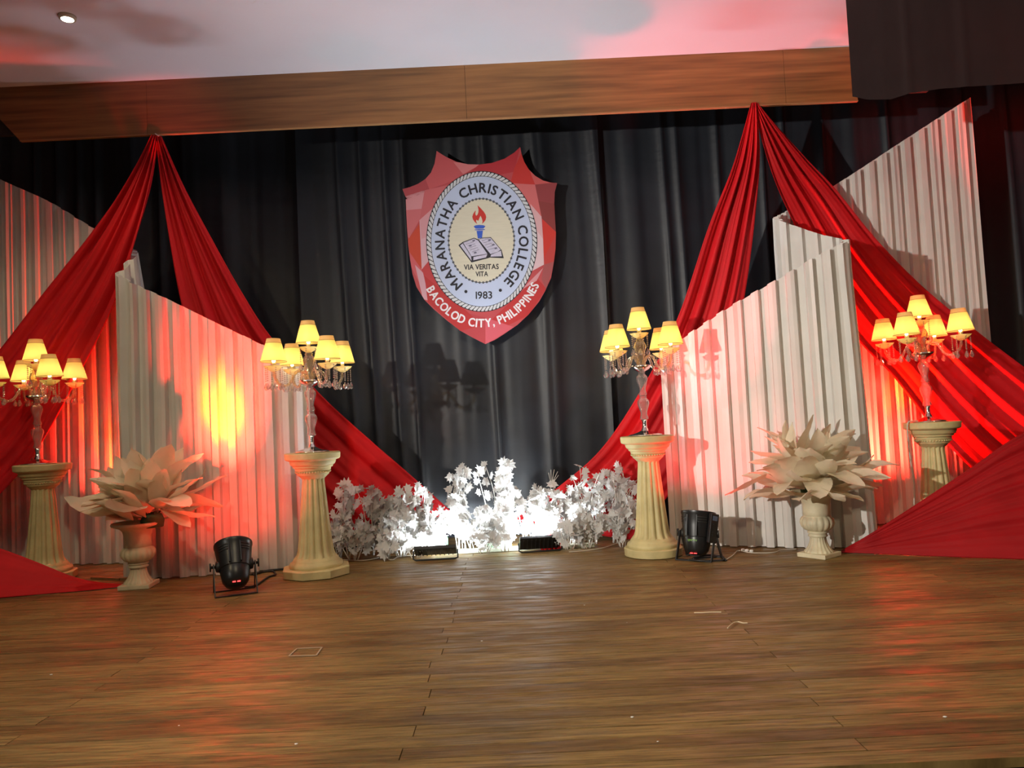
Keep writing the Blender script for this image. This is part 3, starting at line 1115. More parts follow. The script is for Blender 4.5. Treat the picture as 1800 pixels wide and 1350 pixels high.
PX = {}
for key, px, Y, rz, lab in (
        ('lo', 75, 4.93, 0.3, 'cream fluted pedestal at the far left, foot partly under red cloth'),
        ('li', 549, 4.68, 0.25, 'cream fluted pedestal left of the white leaf heap beside a black stage light'),
        ('ri', 1137, 4.80, 0.1, 'cream fluted pedestal right of the white leaf heap'),
        ('ro', 1637, 4.86, 0.2, 'cream fluted pedestal at the far right rising behind sheer red cloth')):
    yy = 675 + 61 - 0.048 * (px - 900) + 0.145 * FPX / Y
    p = at(px, yy, Y)
    PX[key] = Vector((p.x, Y, 0.735))
    pedestal((p.x, Y, 0), lab, rz, 1.0 if key == 'li' else 0.90, key in ('li', 'lo'))


# ------------------------------------------------------------------ crystal lamps
def strand_mesh():
    bm = bmesh.new()
    for k in range(7):
        z = -0.008 - k * 0.0125
        bmesh.ops.create_icosphere(bm, subdivisions=1, radius=0.0056, matrix=Matrix.Translation((0, 0, z)))
    lathe(bm, [(0.001, -0.094), (0.005, -0.100), (0.012, -0.118), (0.0135, -0.126), (0.008, -0.136), (0.001, -0.140)], 8)
    me = bpy.data.meshes.new('crystal_strand')
    bm.to_mesh(me); bm.free()
    me.materials.append(M_GLASS)
    return me


STRAND = strand_mesh()


def shade_mesh():
    bm = bmesh.new()
    prof = [(0.0765, 0.0), (0.0765, 0.0028), (0.0475, 0.108), (0.0463, 0.1105), (0.0455, 0.1135), (0.0400, 0.136), (0.0400, 0.138)]
    # outer wall, trim lines at the hem and below the top band
    lathe(bm, prof, 28, cap=False, mi=lambda i: 1 if i in (0, 3) else (2 if i > 3 else 0))
    me = bpy.data.meshes.new('lampshade')
    bm.to_mesh(me); bm.free()
    me.materials.append(M_SHADE); me.materials.append(M_SHTRIM); me.materials.append(M_SHBAND)
    for p in me.polygons:
        p.use_smooth = True
    return me


SHADE = shade_mesh()


def cup_mesh():
    bm = bmesh.new()
    sc_ = lambda a, z, r: r * (1 + 0.10 * math.cos(8 * a) * max(0, (r - 0.02) / 0.04))
    lathe(bm, [(0.008, -0.004), (0.020, 0.0), (0.036, 0.010), (0.052, 0.026), (0.056, 0.031), (0.050, 0.028), (0.034, 0.014), (0.012, 0.006)], 32, mod=sc_, cap=False)
    me = bpy.data.meshes.new('drip_cup')
    bm.to_mesh(me); bm.free()
    me.materials.append(M_CUP)
    for p in me.polygons:
        p.use_smooth = True
    return me


CUP = cup_mesh()


def child(name, me, parent, loc, rot=(0, 0, 0)):
    o = bpy.data.objects.new(name, me)
    COL.objects.link(o)
    o.parent = parent
    o.location = loc
    o.rotation_euler = rot
    return o


BULB_W = 1.5


def lit_head(parent, base, tilt=(0, 0, 0), strands=6, seed=0):
    """drip cup, socket, bulb, shade and crystal strands on a candle point (parent is the arm or the centre column)"""
    x, y2, z = base
    child('drip_cup', CUP, parent, (x, y2, z))
    bm = bmesh.new()
    lathe(bm, [(0.010, 0.0), (0.010, 0.028), (0.013, 0.030), (0.013, 0.045), (0.008, 0.046)], 12)
    obj('socket', bm, M_CHROME, parent, True, (x, y2, z + 0.004))
    bm = bmesh.new()
    lathe(bm, [(0.006, 0.046), (0.013, 0.062), (0.016, 0.078), (0.012, 0.092), (0.004, 0.106), (0.0003, 0.110)], 12)
    obj('bulb', bm, M_BULB, parent, True, (x, y2, z + 0.004))
    child('lampshade', SHADE, parent, (x, y2, z + 0.054), tilt)
    light('bulb_glow', 'POINT', (x, y2, z + 0.085), None, BULB_W, (1.0, 0.80, 0.42), 0.018, parent=parent)
    for k in range(strands):
        a = 2 * PI * (k + 0.3) / strands + seed
        child('crystal_strand', STRAND, parent, (x + 0.049 * math.cos(a), y2 + 0.049 * math.sin(a), z + 0.026), (0.03 * math.sin(a), 0, a))


def crystal_lamp(loc, rz, label, lean=(0, 0)):
    t = thing('crystal_lamp', loc, label, 'lamp', 'crystal lamps on the pedestals', 0)
    t.rotation_euler = (lean[0], lean[1], 0)
    bm = bmesh.new()
    lathe(bm, [(0.100, 0.001), (0.104, 0.004), (0.102, 0.008), (0.080, 0.014), (0.045, 0.024), (0.026, 0.032), (0.020, 0.036), (0.020, 0.044), (0.015, 0.048), (0.013, 0.080), (0.017, 0.100), (0.012, 0.104)], 32)
    obj('base', bm, M_CHROME, t, True)
    rib = lambda a, z, r: r * (1 + 0.045 * math.cos(10 * a))
    for z0, k in ((0.100, 1.0), (0.250, 0.95)):
        bm = bmesh.new()
        lathe(bm, [(0.018 * k, z0), (0.026 * k, z0 + 0.006), (0.024 * k, z0 + 0.018), (0.019 * k, z0 + 0.034), (0.021 * k, z0 + 0.052), (0.030 * k, z0 + 0.080), (0.036 * k, z0 + 0.102), (0.034 * k, z0 + 0.120), (0.023 * k, z0 + 0.132), (0.019 * k, z0 + 0.140), (0.024 * k, z0 + 0.146), (0.014 * k, z0 + 0.150)], 40, mod=rib)
        obj('glass_baluster', bm, M_GLASS, t, True)
    bm = bmesh.new()
    lathe(bm, [(0.012, 0.394), (0.024, 0.402), (0.046, 0.414), (0.060, 0.428), (0.064, 0.440), (0.060, 0.438), (0.03, 0.428), (0.012, 0.426)], 32, cap=False)
    obj('dish', bm, M_CHROME, t, True)
    bm = bmesh.new()
    lathe(bm, [(0.022, 0.426), (0.030, 0.440), (0.024, 0.462), (0.021, 0.490), (0.026, 0.520), (0.036, 0.545), (0.038, 0.560), (0.031, 0.582), (0.020, 0.594), (0.026, 0.602), (0.016, 0.610)], 40, mod=rib)
    cv = obj('glass_vase', bm, M_AMBER, t, True)
    lit_head(cv, (0, 0, 0.612), strands=5, seed=0.5)
    for k in range(4):
        a = rz + k * PI / 2
        c, s = math.cos(a), math.sin(a)
        prof = [(0.022, 0.440), (0.034, 0.470), (0.052, 0.492), (0.078, 0.494), (0.100, 0.470), (0.118, 0.436), (0.142, 0.412), (0.172, 0.408), (0.202, 0.424), (0.222, 0.456), (0.228, 0.492)]
        pts = catmull([Vector((r * c, r * s, z)) for r, z in prof], 4)
        bm = bmesh.new()
        rad = [0.0088 + 0.0016 * math.sin(i * 1.9) for i in range(len(pts))]
        tube(bm, pts, rad, 8)
        arm = obj('arm', bm, M_AMBER, t, True)
        lit_head(arm, (0.228 * c, 0.228 * s, 0.494), (random.uniform(-0.03, 0.03), random.uniform(-0.03, 0.03), 0), 6, a)
    return t


crystal_lamp(PX['lo'] + Vector((-0.03, 0, 0)), math.radians(-40), 'five-shade crystal lamp on the far left pedestal, one shade cut by the frame')
crystal_lamp(PX['li'] + Vector((0.0, 0, 0)), math.radians(-48), 'five-shade crystal lamp on the pedestal left of the white leaves')
crystal_lamp(PX['ri'] + Vector((-0.01, 0, 0)), math.radians(-46), 'five-shade crystal lamp on the pedestal right of the white leaves', (0, -0.004))
crystal_lamp(PX['ro'] + Vector((-0.015, 0, 0)), math.radians(-48), 'five-shade crystal lamp on the far right pedestal in front of red cloth', (0, -0.02))

# white lamp cord over the right-hand pedestal
bm = bmesh.new()
c0 = PX['ro']
tube(bm, catmull([c0 + Vector(v) for v in ((-0.08, -0.02, 0.006), (-0.13, -0.04, 0.012), (-0.172, -0.05, 0.003), (-0.18, -0.05, -0.06), (-0.176, -0.05, -0.2), (-0.17, -0.06, -0.4), (-0.19, -0.05, -0.73))], 6), 0.004, 6)
tag(obj('lamp_cord', bm, M_CABLEW, None, True), 'ivory lamp cord hanging down the far right pedestal', 'cord')


# ------------------------------------------------------------------ urns with white leaves
def petal_mesh(L, W, curl, seed):
    bm = bmesh.new()
    rnd = random.Random(seed)
    n = 9
    g = []
    tw = rnd.uniform(-0.25, 0.25)
    for i in range(n + 1):
        t = i / n
        wv = W * (math.sin(PI * min(1, t * 0.92 + 0.02)) ** 0.9) * (1.15 - 0.35 * t) * 0.5
        if i == n:
            wv = 0.0015
        if i == 0:
            wv = 0.006
        zc = -curl * L * t * t + 0.03 * math.sin(t * 4 + seed)
        rowv = []
        for s in (-1, -0.5, 0, 0.5, 1):
            cup = 0.28 * abs(s) * wv
            rowv.append(bm.verts.new((s * wv * math.cos(tw * t), t * L, zc + cup + s * wv * math.sin(tw * t) + 0.003 * math.sin(t * 17 + s * 4))))
        g.append(rowv)
    for i in range(n):
        for k in range(4):
            bm.faces.new((g[i][k], g[i][k + 1], g[i + 1][k + 1], g[i + 1][k]))
    me = bpy.data.meshes.new('petal')
    bm.to_mesh(me); bm.free()
    me.materials.append(M_LEAFC)
    for p in me.polygons:
        p.use_smooth = True
    return me


PETALS = [petal_mesh(0.29, 0.135, c, i) for i, c in enumerate((0.05, 0.22, -0.10, 0.35, 0.12, 0.0))]


def orient(d, up):
    y = Vector(d).normalized()
    x = y.cross(Vector(up))
    if x.length < 1e-4:
        x = Vector((1, 0, 0))
    x.normalize()
    z = x.cross(y)
    return Matrix(((x.x, y.x, z.x), (x.y, y.y, z.y), (x.z, y.z, z.z)))


def urn(loc, rz, label):
    t = thing('urn', loc, label, 'urn', None, rz)
    bm = bmesh.new()
    box(bm, -0.088, 0.088, -0.088, 0.088, 0, 0.026)
    bevel(bm, 0.005, 2)
    obj('base', bm, M_URN, t)
    bm = bmesh.new()
    fl_ = lambda a, z, r: r * (1 + 0.035 * math.cos(a * 18))
    lathe(bm, [(0.078, 0.022), (0.078, 0.034), (0.068, 0.044), (0.056, 0.062), (0.047, 0.085), (0.043, 0.108), (0.044, 0.116)], 72, mod=fl_, cap=False)
    obj('foot', bm, M_URN, t, True)
    bm = bmesh.new()
    lathe(bm, [(0.042, 0.112), (0.053, 0.116), (0.055, 0.123), (0.050, 0.128), (0.052, 0.134), (0.058, 0.138), (0.056, 0.146), (0.046, 0.150)], 40, cap=False)
    obj('neck_ring', bm, M_URN, t, True)
    bm = bmesh.new()
    gd = lambda a, z, r: r * (1 + 0.07 * abs(math.cos(a * 8)) * (1 if 0.15 < z < 0.232 else 0))
    lathe(bm, [(0.046, 0.146), (0.068, 0.156), (0.084, 0.174), (0.091, 0.194), (0.088, 0.214), (0.078, 0.228), (0.071, 0.236), (0.072, 0.242)], 96, mod=gd, cap=False)
    obj('lobed_bowl', bm, M_URN, t, True)
    bm = bmesh.new()
    lathe(bm, [(0.070, 0.236), (0.076, 0.240), (0.074, 0.262), (0.075, 0.300), (0.082, 0.328), (0.098, 0.346), (0.124, 0.356), (0.140, 0.362), (0.144, 0.372), (0.138, 0.380), (0.120, 0.374), (0.085, 0.352), (0.066, 0.33), (0.0001, 0.33)], 48, cap=False)
    obj('rim', bm, M_URN, t, True)
    return t


def arrangement(loc, n, label, bias, seed, reach, lo=-8):
    t = thing('leaf_arrangement', loc, label, 'flowers')
    rnd = random.Random(seed)
    bm = bmesh.new()
    lathe(bm, [(0.060, -0.04), (0.066, 0.0), (0.052, 0.035), (0.0001, 0.05)], 16)
    for k in range(7):
        a = k * 0.9
        tube(bm, [(0, 0, 0.0), (0.05 * math.cos(a), 0.05 * math.sin(a), 0.05)], 0.004, 5)
    obj('green_foam', bm, M_GREEN, t, True)
    for k in range(n):
        az = k * 2.39996 + rnd.uniform(-0.2, 0.2)
        fr_ = k / (n - 1)
        el = math.radians(lo + (74 - lo) * fr_ ** 1.1 + rnd.uniform(-7, 7))
        d = Vector((math.cos(az) * math.cos(el), math.sin(az) * math.cos(el) * 0.9, math.sin(el)))
        d = (d + Vector(bias) * (0.6 + 0.4 * rnd.random())).normalized()
        o = bpy.data.objects.new('leaf', PETALS[rnd.randrange(len(PETALS))])
        COL.objects.link(o)
        o.parent = t
        start = d * rnd.uniform(0.05, 0.15) * reach * (1 - 0.35 * fr_) + Vector((0, 0, 0.02))
        s = reach * rnd.uniform(0.85, 1.15) * (1.0 - 0.08 * fr_)
        m3 = orient(d, (0.15 * math.cos(az), 0.15 * math.sin(az), 1.0) if el < 1.1 else (math.cos(az), math.sin(az), 0.3))
        roll = Matrix.Rotation(rnd.uniform(-0.5, 0.5), 3, 'Y')
        o.matrix_local = Matrix.Translation(start) @ (m3 @ roll).to_4x4() @ Matrix.Diagonal((s * rnd.uniform(0.85, 1.2), s, s, 1))
    return t


pu = on_floor(270, 1020)
urn((pu.x, 4.56, 0), 0.1, 'cream plaster urn at the left holding pale leaves')
arrangement((at(268, 915, 4.56).x, 4.56, 0.385), 62, 'fan of large cream artificial leaves leaning left in the left urn', (-0.36, -0.2, 0.06), 11, 1.12, 4)
pu2 = on_floor(1440, 968)
urn((at(1437, 930, 4.50).x, 4.50, 0), math.radians(38), 'cream plaster urn at the right in front of the tall panel')
arrangement((at(1428, 862, 4.50).x, 4.50, 0.385), 62, 'spreading burst of large cream artificial leaves in the right urn', (-0.06, -0.18, 0.02), 23, 1.08)


# ------------------------------------------------------------------ heap of white leaf branches
def ivy_mesh(seed):
    rnd = random.Random(seed)
    out = [(0, 0), (0.35, 0.06), (0.62, -0.05), (0.50, 0.26), (0.86, 0.42), (0.50, 0.58), (0.44, 0.82), (0.20, 0.80), (0.0, 1.15), (-0.20, 0.80), (-0.44, 0.84), (-0.50, 0.56), (-0.86, 0.44), (-0.50, 0.26), (-0.62, -0.03), (-0.35, 0.06)]
    bm = bmesh.new()
    c = bm.verts.new((0, 0.40, 0.02))
    vs = []
    cv = rnd.uniform(0.15, 0.5)
    for x, y2 in out:
        x *= rnd.uniform(0.88, 1.1); y2 *= rnd.uniform(0.92, 1.08)
        vs.append(bm.verts.new((x, y2, -cv * (x * x) * 0.7 + 0.12 * abs(x) - cv * 0.3 * max(0, y2 - 0.4) ** 2 + rnd.uniform(-0.04, 0.04))))
    for i in range(len(vs)):
        bm.faces.new((c, vs[i], vs[(i + 1) % len(vs)]))
    me = bpy.data.meshes.new('ivy_leaf')
    bm.to_mesh(me); bm.free()
    me.materials.append(M_LEAFW)
    return me


IVY = [ivy_mesh(i) for i in range(7)]


def branch_bunch(loc, height, spread, stems, per, seed, label, fwd=-0.2):
    rnd = random.Random(seed)
    t = thing('leaf_branch', loc, label, 'foliage', 'white artificial leaf branches heaped below the shield')
    for s in range(stems):
        az = rnd.uniform(0, 2 * PI)
        rr = spread * rnd.uniform(0.25, 1.0)
        h = height * rnd.uniform(0.55, 1.05)
        tip = Vector((rr * math.cos(az), min(0.12, rr * math.sin(az) * 0.55 + fwd * rr), max(0.05, h)))
        base = Vector((0.03 * math.cos(az), 0.02 * math.sin(az), 0.006))
        mid = (base + tip) / 2 + Vector((rnd.uniform(-0.04, 0.04), rnd.uniform(-0.03, 0.03), 0.06))
        pts = catmull([base, mid, tip], 5)
        bm = bmesh.new()
        tube(bm, pts, [0.0035 - 0.0018 * i / len(pts) for i in range(len(pts))], 5)
        st = obj('stem', bm, M_STEM, t, True)
        for k in range(per):
            f = 0.22 + 0.8 * (k + rnd.random() * 0.6) / per
            i = min(int(f * (len(pts) - 1)), len(pts) - 2)
            p = pts[i].lerp(pts[i + 1], min(1, f * (len(pts) - 1) - i))
            a2 = rnd.uniform(0, 2 * PI)
            d = Vector((math.cos(a2) * 0.9, math.sin(a2) * 0.5 - 0.25, rnd.uniform(-0.35, 0.95)))
            nrm = Vector((rnd.uniform(-0.6, 0.6), -1.0, rnd.uniform(-0.2, 0.9)))
            o = bpy.data.objects.new('leaf', IVY[rnd.randrange(7)])
            COL.objects.link(o)
            o.parent = t
            sc_ = rnd.uniform(0.034, 0.062)
            q = p + d.normalized() * 0.012
            q.z = max(q.z, 0.035)
            o.matrix_local = Matrix.Translation(q) @ orient(d, nrm).to_4x4() @ Matrix.Diagonal((sc_, sc_, sc_, 1))
    return t


# (px, depth Y, height, spread, stems, leaves per stem)
BUN = [(592, 5.20, 0.50, 0.17, 8, 9), (622, 5.08, 0.22, 0.18, 7, 9), (650, 5.24, 0.50, 0.18, 8, 9), (690, 5.26, 0.50, 0.16, 8, 9), (676, 5.06, 0.16, 0.18, 7, 9),
       (705, 5.14, 0.30, 0.18, 8, 9), (740, 5.24, 0.44, 0.17, 8, 9), (770, 5.18, 0.26, 0.18, 8, 9), (812, 5.32, 0.58, 0.09, 6, 10), (835, 5.20, 0.30, 0.18, 8, 9),
       (880, 5.30, 0.58, 0.15, 9, 10), (890, 5.16, 0.28, 0.18, 8, 9), (930, 5.26, 0.42, 0.17, 9, 9), (965, 5.22, 0.42, 0.17, 8, 9), (1000, 5.26, 0.38, 0.17, 8, 9),
       (1030, 5.12, 0.24, 0.18, 8, 9), (1045, 5.28, 0.54, 0.17, 8, 9), (1085, 5.26, 0.56, 0.15, 8, 9), (1092, 5.10, 0.26, 0.15, 7, 9), (730, 5.06, 0.13, 0.17, 7, 9), (850, 5.10, 0.12, 0.18, 6, 8), (1000, 5.10, 0.16, 0.16, 6, 9)]
for i, (px, Y, h, s, st, per) in enumerate(BUN):
    yy = 736 - 0.048 * (px - 900) + CAM_H * FPX / Y
    f = at(px, yy, Y)
    if px < 700:
        lab = 'white artificial leaf branch heaped at the left end of the leaves, before red cloth'
    elif px > 1000:
        lab = 'white artificial leaf branch heaped at the right end of the leaves, by the right pedestal'
    else:
        lab = 'white artificial leaf branch in the brightly lit middle of the heap'
    branch_bunch((f.x, Y, 0.0), h, s, st, per, 100 + i, lab)
# little sprig of bare twigs
bm = bmesh.new()
s0 = at(966, 868, 5.45); s1 = at(972, 838, 5.45)
tube(bm, [on_floor(960, 935), s0, s1], 0.003, 5)
for dx, dz in ((-0.03, 0.03), (-0.012, 0.05), (0.012, 0.05), (0.035, 0.035), (0.04, 0.01)):
    tube(bm, [s0.lerp(s1, 0.5), s1 + Vector((dx, 0, dz))], 0.002, 4)
tag(obj('twig_sprig', bm, M_STEM, None, True), 'bare white twig sprig sticking up among the lit leaves', 'twig')
# board and foam under the leaves, scrap of red cloth
b0, b1 = on_floor(735, 972), on_floor(1045, 960)
bm = bmesh.new()
box(bm, b0.x + 0.2, b1.x, 5.16, 5.22, 0.001, 0.024)
bevel(bm, 0.002, 1)
tag(obj('pale_board', bm, M_PALEB), 'pale greenish board lying on the floor under the white leaves', 'board')
for (px, Y, wd) in ((772, 5.27, 0.06), (878, 5.27, 0.08)):
    c = at(px, 945, Y)
    bm = bmesh.new()
    box(bm, -wd, wd, -0.03, 0.03, 0.0, 0.10)
    bevel(bm, 0.008, 2)
    o = tag(obj('foam_block', bm, M_GREEN, loc=(c.x, Y, 0.001)), 'green floral foam block among the leaves ' + ('behind the left floodlight' if px < 800 else 'left of the right floodlight'), 'foam')
    o.rotation_euler = (0, 0, 0.1)
bm = bmesh.new()
c = at(968, 940, 5.14)
n = 14
g = []
for i in range(n + 1):
    rowv = []
    for k in range(7):
        u, v = i / n - 0.5, k / 6
        rowv.append(bm.verts.new((u * 0.14, 0.02 * math.sin(u * 30) + 0.05 * v, 0.03 + (0.02 + 0.075 * (1 - 0.8 * abs(u))) * v + 0.008 * math.sin(u * 22 + v * 3))))
    g.append(rowv)
for i in range(n):
    for k in range(6):
        bm.faces.new((g[i][k], g[i + 1][k], g[i + 1][k + 1], g[i][k + 1]))
tag(solidify(obj('cloth_scrap', bm, M_RED, loc=(c.x, 5.14, -0.028)), 0.002), 'scrap of red cloth poking out behind the right floodlight', 'cloth')


# ------------------------------------------------------------------ floodlights at the leaves
def floodlight(loc, rz, tilt, label, power):
    t = thing('floodlight', loc, label, 'floodlight', 'small floodlights in front of the leaves', rz)
    R = Matrix.Translation((0, 0, 0.060)) @ Matrix.Rotation(tilt, 4, 'X')
    # housing: local -Y is the dark back towards the hall, +Y the lit face
    bm = bmesh.new()
    box(bm, -0.135, 0.135, -0.012, 0.012, -0.050, 0.050, R)
    bevel(bm, 0.004, 2)
    h = obj('housing', bm, M_PARM, t)
    bm = bmesh.new()
    for k in range(9):
        x = -0.11 + k * 0.0275
        box(bm, x - 0.003, x + 0.003, -0.020, -0.012, -0.040, 0.040, R)
    obj('cooling_fins', bm, M_PARM, h)
    bm = bmesh.new()
    box(bm, -0.122, 0.122, 0.0121, 0.0135, -0.040, 0.040, R)
    obj('led_face', bm, M_LEDW, h)
    bm = bmesh.new()
    tube(bm, [(-0.142, 0, 0.060), (-0.142, -0.02, 0.012), (-0.125, -0.028, 0.006), (0.125, -0.028, 0.006), (0.142, -0.02, 0.012), (0.142, 0, 0.060)], 0.006, 6)
    obj('bracket', bm, M_PARM, t, True)
    c = R @ Vector((0, 0.018, 0))
    d = (R.to_3x3() @ Vector((0, 1, 0)))
    ld = bpy.data.lights.new('flood_beam', 'AREA')
    ld.shape = 'RECTANGLE'; ld.size = 0.22; ld.size_y = 0.07
    ld.energy = power; ld.color = (0.86, 0.95, 1.0)
    o = bpy.data.objects.new('flood_beam', ld)
    COL.objects.link(o)
    o.parent = t
    o.location = c
    o.rotation_euler = d.to_track_quat('-Z', 'Y').to_euler()
    return t


f1 = on_floor(766, 984)
floodlight((f1.x, f1.y + 0.01, 0), 0.03, math.radians(58), 'black floodlight lying tilted flat at the left of the leaves', 52)
f2 = on_floor(950, 970)
floodlight((f2.x, f2.y + 0.02, 0), 0.10, math.radians(34), 'black floodlight standing upright at the right of the leaves', 48)


# ------------------------------------------------------------------ par stage lights
def par_light(loc, rz, tilt, label, power, core, color, ccol, angle, legs=(0.5, -0.5), logo=False, spill=0, cang=26):
    """can standing on two yoke brackets; tilt = angle of the lens axis above the horizontal, rz = heading (0 = towards the back)"""
    t = thing('stage_light', loc, label, 'stage light', 'red stage lights standing on the floor', rz)
    ph = 0.150
    A = Matrix.Translation((0, 0, ph)) @ Matrix.Rotation(tilt - PI / 2, 4, 'X')     # local Z = lens axis
    bm = bmesh.new()
    lathe(bm, [(0.0001, -0.130), (0.030, -0.129), (0.052, -0.120), (0.068, -0.098), (0.076, -0.060), (0.079, -0.030), (0.0785, -0.026), (0.083, -0.024), (0.092, 0.040), (0.099, 0.105), (0.103, 0.112), (0.103, 0.124), (0.096, 0.126), (0.092, 0.112), (0.0001, 0.108)], 40, A)
    body = sharp_by_angle(obj('can_body', bm, M_PAR, t), 40)
    bm = bmesh.new()
    lathe(bm, [(0.0001, 0.1105), (0.090, 0.1105)], 32, A, cap=False)
    obj('lens', bm, M_LED, body)
    bm = bmesh.new()
    for sgn in (-1, 1):
        for k in range(3):
            a0 = -PI / 2 + sgn * 0.62
            z = 0.060 + 0.014 * k
            for q in range(5):
                a = a0 + (q - 2) * 0.12
                r = 0.0965 + (z - 0.06) * 0.09
                Mx = A @ Matrix.Translation((r * math.cos(a), r * math.sin(a), z)) @ Matrix.Rotation(a, 4, 'Z')
                box(bm, -0.002, 0.002, -0.007, 0.007, -0.003, 0.003, Mx)
    obj('vent_fins', bm, M_PARM, body)
    bm = bmesh.new()
    for sgn in (-1, 1):
        Mx = A @ Matrix.Translation((0, 0, 0))
        box(bm, sgn * 0.030 - 0.003, sgn * 0.030 + 0.003, -0.097, -0.080, -0.02, 0.10, Mx)
    obj('ribs', bm, M_PAR, body)
    # pivots and knobs
    for sgn in (-1, 1):
        bm = bmesh.new()
        Kx = Matrix.Translation((sgn * 0.085, 0, ph)) @ Matrix.Rotation(sgn * PI / 2, 4, 'Y')
        lathe(bm, [(0.034, -0.012), (0.030, 0.010), (0.016, 0.014), (0.008, 0.016), (0.008, 0.036)], 16, Kx)
        box(bm, sgn * 0.121, sgn * 0.129, -0.006, 0.006, ph - 0.022, ph + 0.022)
        obj('knob', bm, M_PARM, t, True)
    for ang in legs:
        bm = bmesh.new()
        dy = math.tan(ang) * (ph - 0.006)
        for sgn in (-1, 1):
            x = sgn * 0.108
            v = [Vector((x - 0.002, -0.013, ph + 0.014)), Vector((x + 0.002, 0.013, ph + 0.014))]
            vs = []
            for (zz, yy) in ((ph + 0.014, 0.0), (0.004, dy)):
                for xx, oy in ((x - 0.0025, -0.014), (x + 0.0025, -0.014), (x + 0.0025, 0.014), (x - 0.0025, 0.014)):
                    vs.append(bm.verts.new((xx, yy + oy, zz)))
            for f in ((0, 1, 5, 4), (1, 2, 6, 5), (2, 3, 7, 6), (3, 0, 4, 7), (3, 2, 1, 0), (4, 5, 6, 7)):
                bm.faces.new([vs[i] for i in f])
        box(bm, -0.1105, 0.1105, dy - 0.014, dy + 0.014, 0.001, 0.006)
        obj('yoke', bm, M_PARM, t)
    bm = bmesh.new()
    for x in (-0.012, 0.012):
        Mx = A @ Matrix.Translation((x, -0.052, -0.1205))
        box(bm, -0.008, 0.008, -0.004, 0.004, -0.003, 0.001, Mx)
    obj('display', bm, M_DISP, body)
    if logo:
        bm = bmesh.new()
        Mx = A @ Matrix.Translation((0.094, -0.03, 0.03)) @ Matrix.Rotation(-0.35, 4, 'Z') @ Matrix.Rotation(0.09, 4, 'Y')
        box(bm, 0.0, 0.022, -0.030, 0.034, -0.085, 0.085, Mx)
        bevel(bm, 0.004, 2)
        cpn = obj('control_panel', bm, M_PAR, body)
        bm = bmesh.new()
        box(bm, 0.022, 0.0235, -0.018, 0.020, 0.045, 0.072, Mx)
        obj('screen', bm, M_DISPB, body)
        bm = bmesh.new()
        for k in range(4):
            box(bm, 0.022, 0.026, -0.012, 0.012, 0.020 - k * 0.022, 0.028 - k * 0.022, Mx)
        obj('buttons', bm, M_PARM, body)
        bm = bmesh.new()
        xx = -0.030
        for ch in 'sparku':
            vs, fs, x0, x1, y0, y1 = glyph(ch, 0.01)
            k = 0.020
            nv = []
            for vx, vy in vs:
                lx = xx + (vx - x0) * k
                a = -PI / 2 + lx / 0.080
                r = 0.0795
                nv.append(bm.verts.new(A @ Vector((r * math.cos(a), r * math.sin(a), -0.052 + vy * k))))
            for f in fs:
                bm.faces.new([nv[i] for i in f])
            xx += (x1 - x0 + 0.10) * k
        obj('logo_print', bm, M_GRN, body)
    ax = A.to_3x3() @ Vector((0, 0, 1))
    src = A @ Vector((0, 0, 0.132))
    q = ax.to_track_quat('-Z', 'Y').to_euler()
    for nm, pw, cl, an, bl in (('red_beam', power, color, angle, 0.9), ('amber_core', core, ccol, cang, 1.0), ('red_spill', spill, color, 150, 0.6)):
        if pw <= 0:
            continue
        l = light(nm, 'SPOT', src, None, pw, cl, 0.03, an, bl, t)
        l.rotation_euler = q
    return t


RED = (1.0, 0.022, 0.012)
AMB = (1.0, 0.50, 0.0)
q = on_floor(402, 1049)
par_light((q.x, q.y + 0.10, 0), 0.42, math.radians(55), 'black stage light can beside the left urn, lens turned up at the panel', 800, 230, RED, AMB, 38, spill=14, cang=19)
q = on_floor(1237, 988)
par_light((q.x, q.y + 0.11, 0), -0.62, math.radians(76), 'black stage light can with a control panel beside the right pedestal', 230, 0, (1.0, 0.035, 0.05), AMB, 46, logo=True, spill=14)
# the two that stand hidden behind the curling panels and throw red up the drapes
par_light((at(262, 900, 5.25).x, 5.25, 0), math.radians(62), math.radians(60), 'black stage light can standing hidden behind the left pleated panel', 290, 26, RED, AMB, 74, legs=(0.2, -0.2))
par_light((at(1466, 900, 5.27).x, 5.27, 0), math.radians(-78), math.radians(50), 'black stage light can standing hidden behind the right pleated panel', 950, 150, RED, AMB, 92, legs=(0.2, -0.2))


# ------------------------------------------------------------------ cables and floor litter
def cable(name, pts, r, m, label, cat='cable'):
    bm = bmesh.new()
    tube(bm, catmull([Vector(p) for p in pts], 8), r, 6)
    return tag(obj(name, bm, m, None, True), label, cat)


def fp(*pp):
    return [on_floor(x, y2, 0.007) for x, y2 in pp]


